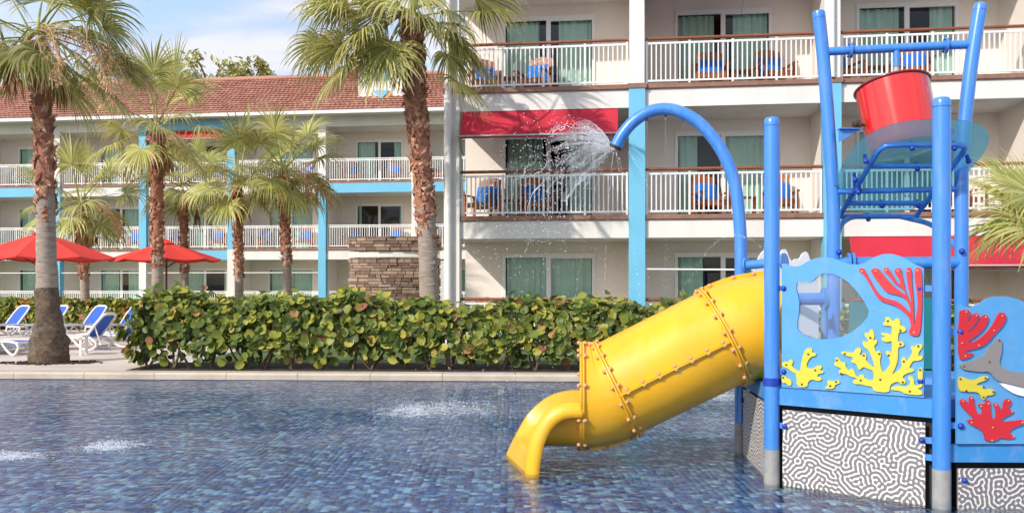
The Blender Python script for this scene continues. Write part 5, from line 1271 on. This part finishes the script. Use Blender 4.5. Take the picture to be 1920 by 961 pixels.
redB = [(430,915),(430,880),(400,845),(350,825),(330,800),(350,795),(375,797),(330,755),(300,720),(290,695),(305,678),(325,690),(345,710),(343,680),(350,665),(368,670),(370,720),(385,755),(410,775),(420,740),(395,720),(395,708),(430,710),(440,690),(458,687),(460,720),(465,790),(490,795),(495,740),(480,715),(490,702),(508,710),(515,745),(535,730),(535,700),(550,680),(575,680),(578,705),(550,745),(590,740),(590,758),(540,780),(510,810),(570,805),(620,800),(640,795),(652,810),(640,825),(590,840),(560,870),(598,885),(595,900),(560,905),(510,895),(495,915)]
on(pan2, redA, C4, P2, D2, N2, .0115, .026, 'red_coral', REDC); on(pan2, redB, C4, P2, D2, N2, .0115, .026, 'red_coral', REDC); on(pan2, yelA, C4, P2, D2, N2, .0115, .024, 'yellow_coral', YELC)
on(pan2, dol, C4, P2, D2, N2, .0115, .026, 'dolphin', DOLG); on(pan2, bel, C4, P2, D2, N2, .0115, .026, 'dolphin_belly', WHTC)
bolts([(325,193),(382,212),(434,222),(527,215),(480,296),(395,380),(302,367),(320,440),(307,693),(355,676),(450,706),(408,722),(492,715),(562,690),(582,750),(355,812),(473,840),(590,890),(640,812),(470,912)], C4, P2, D2, N2, pan2, .027, .006, BOLT)
bolts([(510,352),(312,497),(455,472),(292,568),(433,563),(422,615),(477,640),(422,670),(325,634)], C4, P2, D2, N2, pan2, .026, .007)
for x, y in ((298,305),(300,834)): s,z = to_plane(*C4(x,y),P2,D2,N2); cap_at(P2+D2*s+Vector((0,0,z)), N2, pan2, .023); tab(P2+D2*.04+Vector((0,.017,z)), D2, pan2, .10)
# teal panel at the back, white coral panel on the far-left side
DE = (PD-PE).normalized(); nDE = Vector((DE.y,-DE.x,0)); Lq = (PD-PE).length
m = plate([(.14,.77),(Lq-.10,.77),(Lq-.10,1.40),(Lq*.6,1.46),(.3,1.38),(.14,1.40)], [[(.62+.10*math.cos(k*PI/10),1.08+.10*math.sin(k*PI/10)) for k in range(20)]], PE, DE, nDE, -.01, .01); tb(m, 'teal_panel', TEAL, tower, 35)
CE = (PE-PC).normalized(); nCE = Vector((CE.y,-CE.x,0)); Lc = (PE-PC).length
wp = [(.10,.77),(.10,1.55),(.14,1.66),(.20,1.78),(.26,1.82),(.31,1.74),(.34,1.68),(.38,1.70),(.41,1.81),(.46,1.82),(.49,1.74),(.52,1.70),(.56,1.73),(.60,1.72),(.63,1.78),(.68,1.80),(.71,1.72),(.76,1.60),(.80,1.55),(.80,.77)]
m = plate([(a, b if b < 1 else b+.07) for a, b in wp], [], PC, CE, nCE, -.01, .01, .003, 2); wpn = tb(m, 'white_coral_panel', WHTC, tower, 35)
for s, z in ((.30,1.62),(.60,1.66)): cap_at(PC+CE*s+Vector((0,0,z)), nCE, wpn)
# pipes behind the panels
a, b = Vector((PE.x,PE.y,1.76)), Vector((PD.x,PD.y,1.76)); m = MB(); m.cyl(a, b, .055, 20); rb = tb(m, 'rear_pipe', PBLUE); ax = (b-a).normalized(); c = a.lerp(b,.14)
for q0, q1 in ((-.03,-.008),(.008,.03)): m = MB(); m.cyl(c+ax*q0, c+ax*q1, .095, 24); tb(m, 'flange', PBLUE, rb)
a, b = at(1400,497,7.75), at(1470,490,7.5); m = MB(); m.cyl(a, b, .042, 18); sp2 = tb(m, 'side_pipe', PBLUE); ax = (b-a).normalized()
for c, r_ in ((a,.07),(b,.075)): m = MB(); m.cyl(c-ax*.01, c+ax*.01, r_, 20); tb(m, 'flange', PBLUE, sp2)
a = at(1490,560,7.6); b = at(1543,560,7.6); m = MB(); m.cyl(a, b, .055, 18); ip = tb(m, 'valve_pipe', PBLUE); m = MB(); m.cyl(b, b+Vector((.03,0,0)), .10, 24); m.cyl(b+Vector((.012,.0,0)), Vector((b.x+.012,b.y,.76)), .03, 14); tb(m, 'valve_wheel', PBLUE2, ip)
m = MB(); cpos = PA+Vector((0,0,.80)); m.cyl(cpos-Vector((0,0,.03)), cpos+Vector((0,0,.03)), PR+.008, 28); cl = tb(m, 'collar', CAPB)
m = MB(); q = PA+Vector((PR+.018,-.02,.80)); m.box(q-Vector((.02,.015,.022)), q+Vector((.02,.015,.022))); tb(m, 'collar_lug', CAPB, cl, None)

# slide
SY = 7.32
S_ = lambda px, py: at(px, py, SY)
r0 = .43
piv = Vector((2.09,7.32,0))-TO; SROT = -math.radians(4.4)
slide = link('tube_slide', None, tower, piv-Matrix.Rotation(SROT,3,'Z') @ piv, (0,0,SROT))
ax_pts = [S_(1440,613), S_(1400,616), S_(1355,630)]
segA = arc_pts([S_(1452,612), S_(1425,613), S_(1392,618), S_(1356,631)], 6); segB = [S_(1356,631), S_(1159,730)]; segC = arc_pts([S_(1159,730), S_(1135,740), S_(1114,744), S_(1092,745)], 6)
def shell(pts, name, ra, rb_):
    m = MB(); n = 56; N = len(pts); vs = []
    for rr in (0,-.014):
        for i, p in enumerate(pts):
            t = (pts[min(i+1,N-1)]-pts[max(i-1,0)]).normalized()
            if name == 'straight_section': pass
            nrm = Vector((-t.z,0,t.x)); nrm = nrm if nrm.z > 0 else -nrm; r = ra+(rb_-ra)*i/(N-1)+rr
            vs += [p+Vector((0,math.cos(2*PI*k/n),0))*r+nrm*math.sin(2*PI*k/n)*r for k in range(n)]
    fs = []
    for sft in (0, N*n):
        for i in range(N-1):
            for k in range(n): fs.append((sft+i*n+k, sft+i*n+(k+1)%n, sft+(i+1)*n+(k+1)%n, sft+(i+1)*n+k) if sft == 0 else (sft+i*n+k, sft+(i+1)*n+k, sft+(i+1)*n+(k+1)%n, sft+i*n+(k+1)%n))
    for e in (0, N-1):
        for k in range(n): fs.append((e*n+k, e*n+(k+1)%n, N*n+e*n+(k+1)%n, N*n+e*n+k))
    m.add(vs, fs); return tb(m, name, YSLIDE, slide, 40)
shell(segA, 'upper_bend', .455, r0); shell(segB, 'straight_section', r0, .425); shell(segC, 'lower_bend', .425, .445)
bolt_me = MB().ball((0,0,0), .0225, 10).mesh('bolt', BOLT, 60)
def ring_flange(c, t, r, nb, w=.030):
    t = t.normalized(); m = MB(); nrm = Vector((-t.z,0,t.x))
    prof = [(r-.005,-.019),(r+w,-.019),(r+w,-.003),(r-.002,-.003),(r-.002,.003),(r+w,.003),(r+w,.019),(r-.005,.019)]; m.lathe(c, prof, 56, t); tb(m, 'flange', YSLIDE, slide, 35)
    for k in range(nb):
        a = 2*PI*(k+.5)/nb; d = Vector((0,1,0))*math.cos(a)+nrm*math.sin(a)
        for s in (-1,1): link('bolt', bolt_me, slide, c+d*(r+.017)+t*s*.026-TO, scale=(.85,.85,.85))
ring_flange(segB[0], segB[1]-segB[0], r0, 18); ring_flange(segB[1], segB[1]-segB[0], .426, 18); ring_flange(segC[-1]+Vector((.0,0,0)), Vector((-1,0,0)), .445, 10, .022)
def seam(pts, offs, name='seam_flange', nb=6):
    m = MB(); N = len(pts)
    for i in range(N-1): pass
    vs = []
    for p, o in zip(pts, offs):
        b = p+o*.995; tip = p+o+o.normalized()*.028; w_ = Vector((0,0,0)); tt = (pts[-1]-pts[0]).normalized(); sdv = tt.cross(o.normalized()).normalized()*.012; vs += [b-sdv, b+sdv, tip+sdv, tip-sdv]
    m.add(vs, [(4*i+j,4*i+4+j,4*i+4+(j+1)%4,4*i+(j+1)%4) for i in range(N-1) for j in range(4)]+[(0,1,2,3),(4*N-1,4*N-2,4*N-3,4*N-4)]); tb(m, name, YSLIDE, slide, 35)
    for k in range(nb):
        t = (k+.5)/nb*(N-1); i = min(int(t),N-2); f = t-i; p = pts[i].lerp(pts[i+1],f); o = offs[i].lerp(offs[i+1],f); tt = (pts[-1]-pts[0]).normalized(); sdv = tt.cross(o.normalized()).normalized()
        for s in (-1,1): link('bolt', bolt_me, slide, p+o+o.normalized()*.014+sdv*s*.016-TO, scale=(.85,.85,.85))
q = [segB[0].lerp(segB[1],t/8) for t in range(9)]
for s in (-1,1): seam(q, [Vector((0,s*(r0-.002),0))]*9, nb=7)
def bend_seam(pts, ra, rb_, up, nb):
    offs = []; N = len(pts)
    for i, p in enumerate(pts):
        t = (pts[min(i+1,N-1)]-pts[max(i-1,0)]).normalized(); nr = Vector((-t.z,0,t.x)); nr = nr if nr.z > 0 else -nr; offs.append(nr*up*(ra+(rb_-ra)*i/(N-1)))
    seam(pts, offs, nb=nb)
for up in (1,-1): bend_seam(segA, .455, r0, up, 4); bend_seam(segC, .425, .445, up, 3)
# open run-out chute: half pipe whose rims sweep down into the water, far rim leading
near_p = [(.615,.585),(.50,.583),(.41,.56),(.315,.50),(.245,.41),(.185,.28),(.155,.14),(.14,.02),(.135,-.12)]
far_p = [(.615,.585),(.47,.575),(.33,.535),(.21,.455),(.11,.35),(.02,.20),(-.04,.08),(-.08,-.01),(-.10,-.12)]
near_p = arc_pts([Vector((a,0,b)) for a, b in near_p], 4); far_p = arc_pts([Vector((a,0,b)) for a, b in far_p], 4)
m = MB(); hwc = .36; n = 18; vs = []; floor = .165; NPf = len(near_p)
def rim_n(pp, i):
    t = (pp[min(i+1,NPf-1)]-pp[max(i-1,0)]).normalized(); return Vector((-t.z,0,t.x))
for i in range(NPf):
    a, b = near_p[i], far_p[i]; na, nb = rim_n(near_p, i), rim_n(far_p, i); row = []
    for (w0, y0_) in ((.115,.10),(.06,.092),(.012,.075),(0,.045)): q = a+na*w0; row.append((q.x, SY-hwc-y0_, q.z))
    for k in range(n+1):
        c = -1+2*k/n; q = a.lerp(b,(c+1)/2); dpt = max(.004, q.z-floor); row.append((q.x, SY+hwc*c, q.z-dpt*max(0,1-abs(c)**2.4)**.5))
    for (w0, y0_) in ((0,.045),(.012,.075),(.06,.092),(.115,.10)): q = b+nb*w0; row.append((q.x, SY+hwc+y0_, q.z))
    vs += row
Wd = n+9
m.add(vs, [(i*Wd+j, i*Wd+j+1, (i+1)*Wd+j+1, (i+1)*Wd+j) for i in range(NPf-1) for j in range(Wd-1)])
ch = tb(m, 'run_out_chute', YSLIDE, slide, 50); sol = ch.modifiers.new('thickness','SOLIDIFY'); sol.thickness = .016; sol.offset = 0

# ------------------------------------------------------------------ moving water
rw = random.Random(77)
OCT = [(1,0,0),(-1,0,0),(0,1,0),(0,-1,0),(0,0,1),(0,0,-1)]; OF = [(0,2,4),(2,1,4),(1,3,4),(3,0,4),(2,0,5),(1,2,5),(3,1,5),(0,3,5)]
def drops(m, p, r, st=None):
    if st is None: vs = [(p[0]+x*r,p[1]+y*r,p[2]+z*r) for x,y,z in OCT]
    else: vs = [tuple(Vector(p)+Vector((x,y,z))*r+Vector(st)*(x+y+z)*r) for x,y,z in OCT]
    m.add(vs, OF)
noz = e0+nd*.02
m = MB()
def shoot(v, t): return noz+v*t+Vector((0,0,-4.9))*t*t
for i in range(1800):
    a = rw.uniform(-1.15,.95); el = rw.gauss(.0,.28); sp_ = rw.uniform(1.5,3.0)
    v = Vector((-math.cos(a*.9),el,math.sin(a*.75+.5)))*sp_; t = rw.random()**.8*.42
    if rw.random() < .22: t = rw.uniform(.4,.75)
    p = shoot(v,t); 
    if p.z < .02: continue
    drops(m, p, rw.uniform(.0022,.0066))
for i in range(700):
    x = rw.uniform(-.9,1.15); drops(m, (x, rw.uniform(7.6,8.6), rw.uniform(.05,2.4)), rw.uniform(.0018,.0042))
jets = [((.75,.1,.15),1.15),((.2,0,-.4),.6),((-.15,0,-.6),.5),((.35,.05,-.5),.55),((-.5,.1,-.3),.6)]
for v, T_ in jets:
    for k in range(70):
        t = T_*k/70+rw.uniform(0,.008); p = shoot(Vector(v)*1.5, t)+Vector((rw.gauss(0,.004),rw.gauss(0,.004),rw.gauss(0,.004)))
        if p.z > .02: drops(m, p, rw.uniform(.003,.0065))
for x0_, y0_, vx, vz in ((1289,222,-.35,.0),(1248,213,.0,0),(1213,221,.02,0),(1480,420,-1.0,1.1)):
    p0 = at(x0_, y0_+6, 8.1)
    for k in range(60):
        t = .75*k/60; p = p0+Vector((vx*t*1.2, 0, vz*t-4.9*t*t)); 
        if p.z > .02: drops(m, p, rw.uniform(.002,.0045))
for k in range(120):
    t = .8*k/120; p = at(1432,470,7.8)+Vector((-1.15*t+rw.gauss(0,.012), rw.gauss(0,.02), 1.3*t-4.9*t*t*.6))
    if p.z > .02: drops(m, p, rw.uniform(.002,.0045))
m.build('water_drops', DROP, None, 60, origin=None, kind='stuff', label='fine water drops flying from the blue arch nozzle', cat='water')
# the torn sheet of water at the nozzle
m = MB(); NA, NR = 90, 34; vs = {}; pts = []
for i in range(NA+1):
    a = -1.05+2.15*i/NA
    for j in range(NR+1):
        rr = j/NR; t = rr*.26*(1+.12*math.sin(a*7)); v = Vector((-math.cos(a*.95),.25*math.sin(a*2.3),math.sin(a*.85+.5)))*2.5
        p = shoot(v,t)+Vector((noise.noise(Vector((i*.25,j*.3,0))),noise.noise(Vector((i*.25,j*.3,5)))*2,noise.noise(Vector((i*.25,j*.3,9)))))*.018*rr; pts.append(p)
fs = []
for i in range(NA):
    for j in range(NR):
        rr = j/NR; h = noise.noise(Vector((i*.13,j*.22,2)))+.35*noise.noise(Vector((i*.5,j*.12,7)))
        if h > .42-.5*max(0,rr-.55)+.25*(1-rr) and rr > .3: continue
        if rr > .62+.35*noise.noise(Vector((i*.16,0,4)))+.2: continue
        fs.append((i*(NR+1)+j,(i+1)*(NR+1)+j,(i+1)*(NR+1)+j+1,i*(NR+1)+j+1))
m.add(pts, fs); m.build('spray_sheet', SHEETW, None, 80, kind='stuff', label='torn sheet of spray leaving the blue arch nozzle', cat='water')
m = MB()
for k in range(80):
    a = rw.uniform(-1.0,1.1); v = Vector((-math.cos(a*.95),.25*math.sin(a*2.3)+rw.gauss(0,.05),math.sin(a*.85+.5)))*2.5; t0 = rw.uniform(.0,.09); t1 = t0+rw.uniform(.05,.14); q = [shoot(v,t0+(t1-t0)*s/5)+Vector((rw.gauss(0,.003),0,rw.gauss(0,.003))) for s in range(6)]; m.tube(q, rw.uniform(.0006,.0015), 4)
for k in range(12):
    a = rw.uniform(-.9,1.0); v = Vector((-math.cos(a*.95),.25*math.sin(a*2.3)+rw.gauss(0,.08),math.sin(a*.85+.5)))*2.5; t0 = rw.uniform(.17,.30); q = []; sd = rw.uniform(0,99)
    for s in range(9):
        b_ = Vector((noise.noise(Vector((sd,s*.35,0))),noise.noise(Vector((sd,s*.35,4))),noise.noise(Vector((sd,s*.35,8)))))*.07; q.append(shoot(v,t0+s*.011)+b_)
    m.tube(q, [rw.uniform(.001,.0028) for _ in q], 5)
m.build('spray_threads', DROP, None, 60, kind='stuff', label='thin threads of water fanning from the blue arch nozzle', cat='water')
# splashes on the pool
def splash(px, py, wx, wy, n, label, hmax):
    Y = CAMZ*F/(py-HY); c = at(px,py,Y); m = MB()
    for i in range(n):
        u, v = rw.gauss(0,.42), rw.gauss(0,.42); x, y = c.x+u*wx, c.y+v*wy; z = .004+abs(rw.gauss(0,1))*hmax*math.exp(-(u*u+v*v)*1.6); drops(m, (x,y,z), rw.uniform(.0022,.0085), (rw.uniform(-.3,.3),0,0))
    for i in range(n//14):
        u, v = rw.gauss(0,.4), rw.gauss(0,.3); x, y = c.x+u*wx, c.y+v*wy; s = rw.uniform(.012,.05); k = 6; m.add([(x+s*1.6*math.cos(2*PI*q/k)*rw.uniform(.6,1.2), y+s*math.sin(2*PI*q/k)*rw.uniform(.6,1.2), .003+rw.uniform(0,.006)) for q in range(k)], [tuple(range(k))])
    m.build('pool_splash', FOAM, None, kind='stuff', label=label, cat='water')
splash(770, 775, .42, .55, 900, 'white splash on the pool left of the slide', .075)
splash(845, 768, .75, .8, 900, 'long splash spreading toward the slide', .05)
splash(205, 838, .30, .30, 650, 'white splash on the pool at left', .035)
splash(20, 858, .35, .25, 700, 'low splash at the left frame edge of the pool', .03)
splash(1360, 745, .5, .6, 500, 'splash behind the yellow slide', .04)
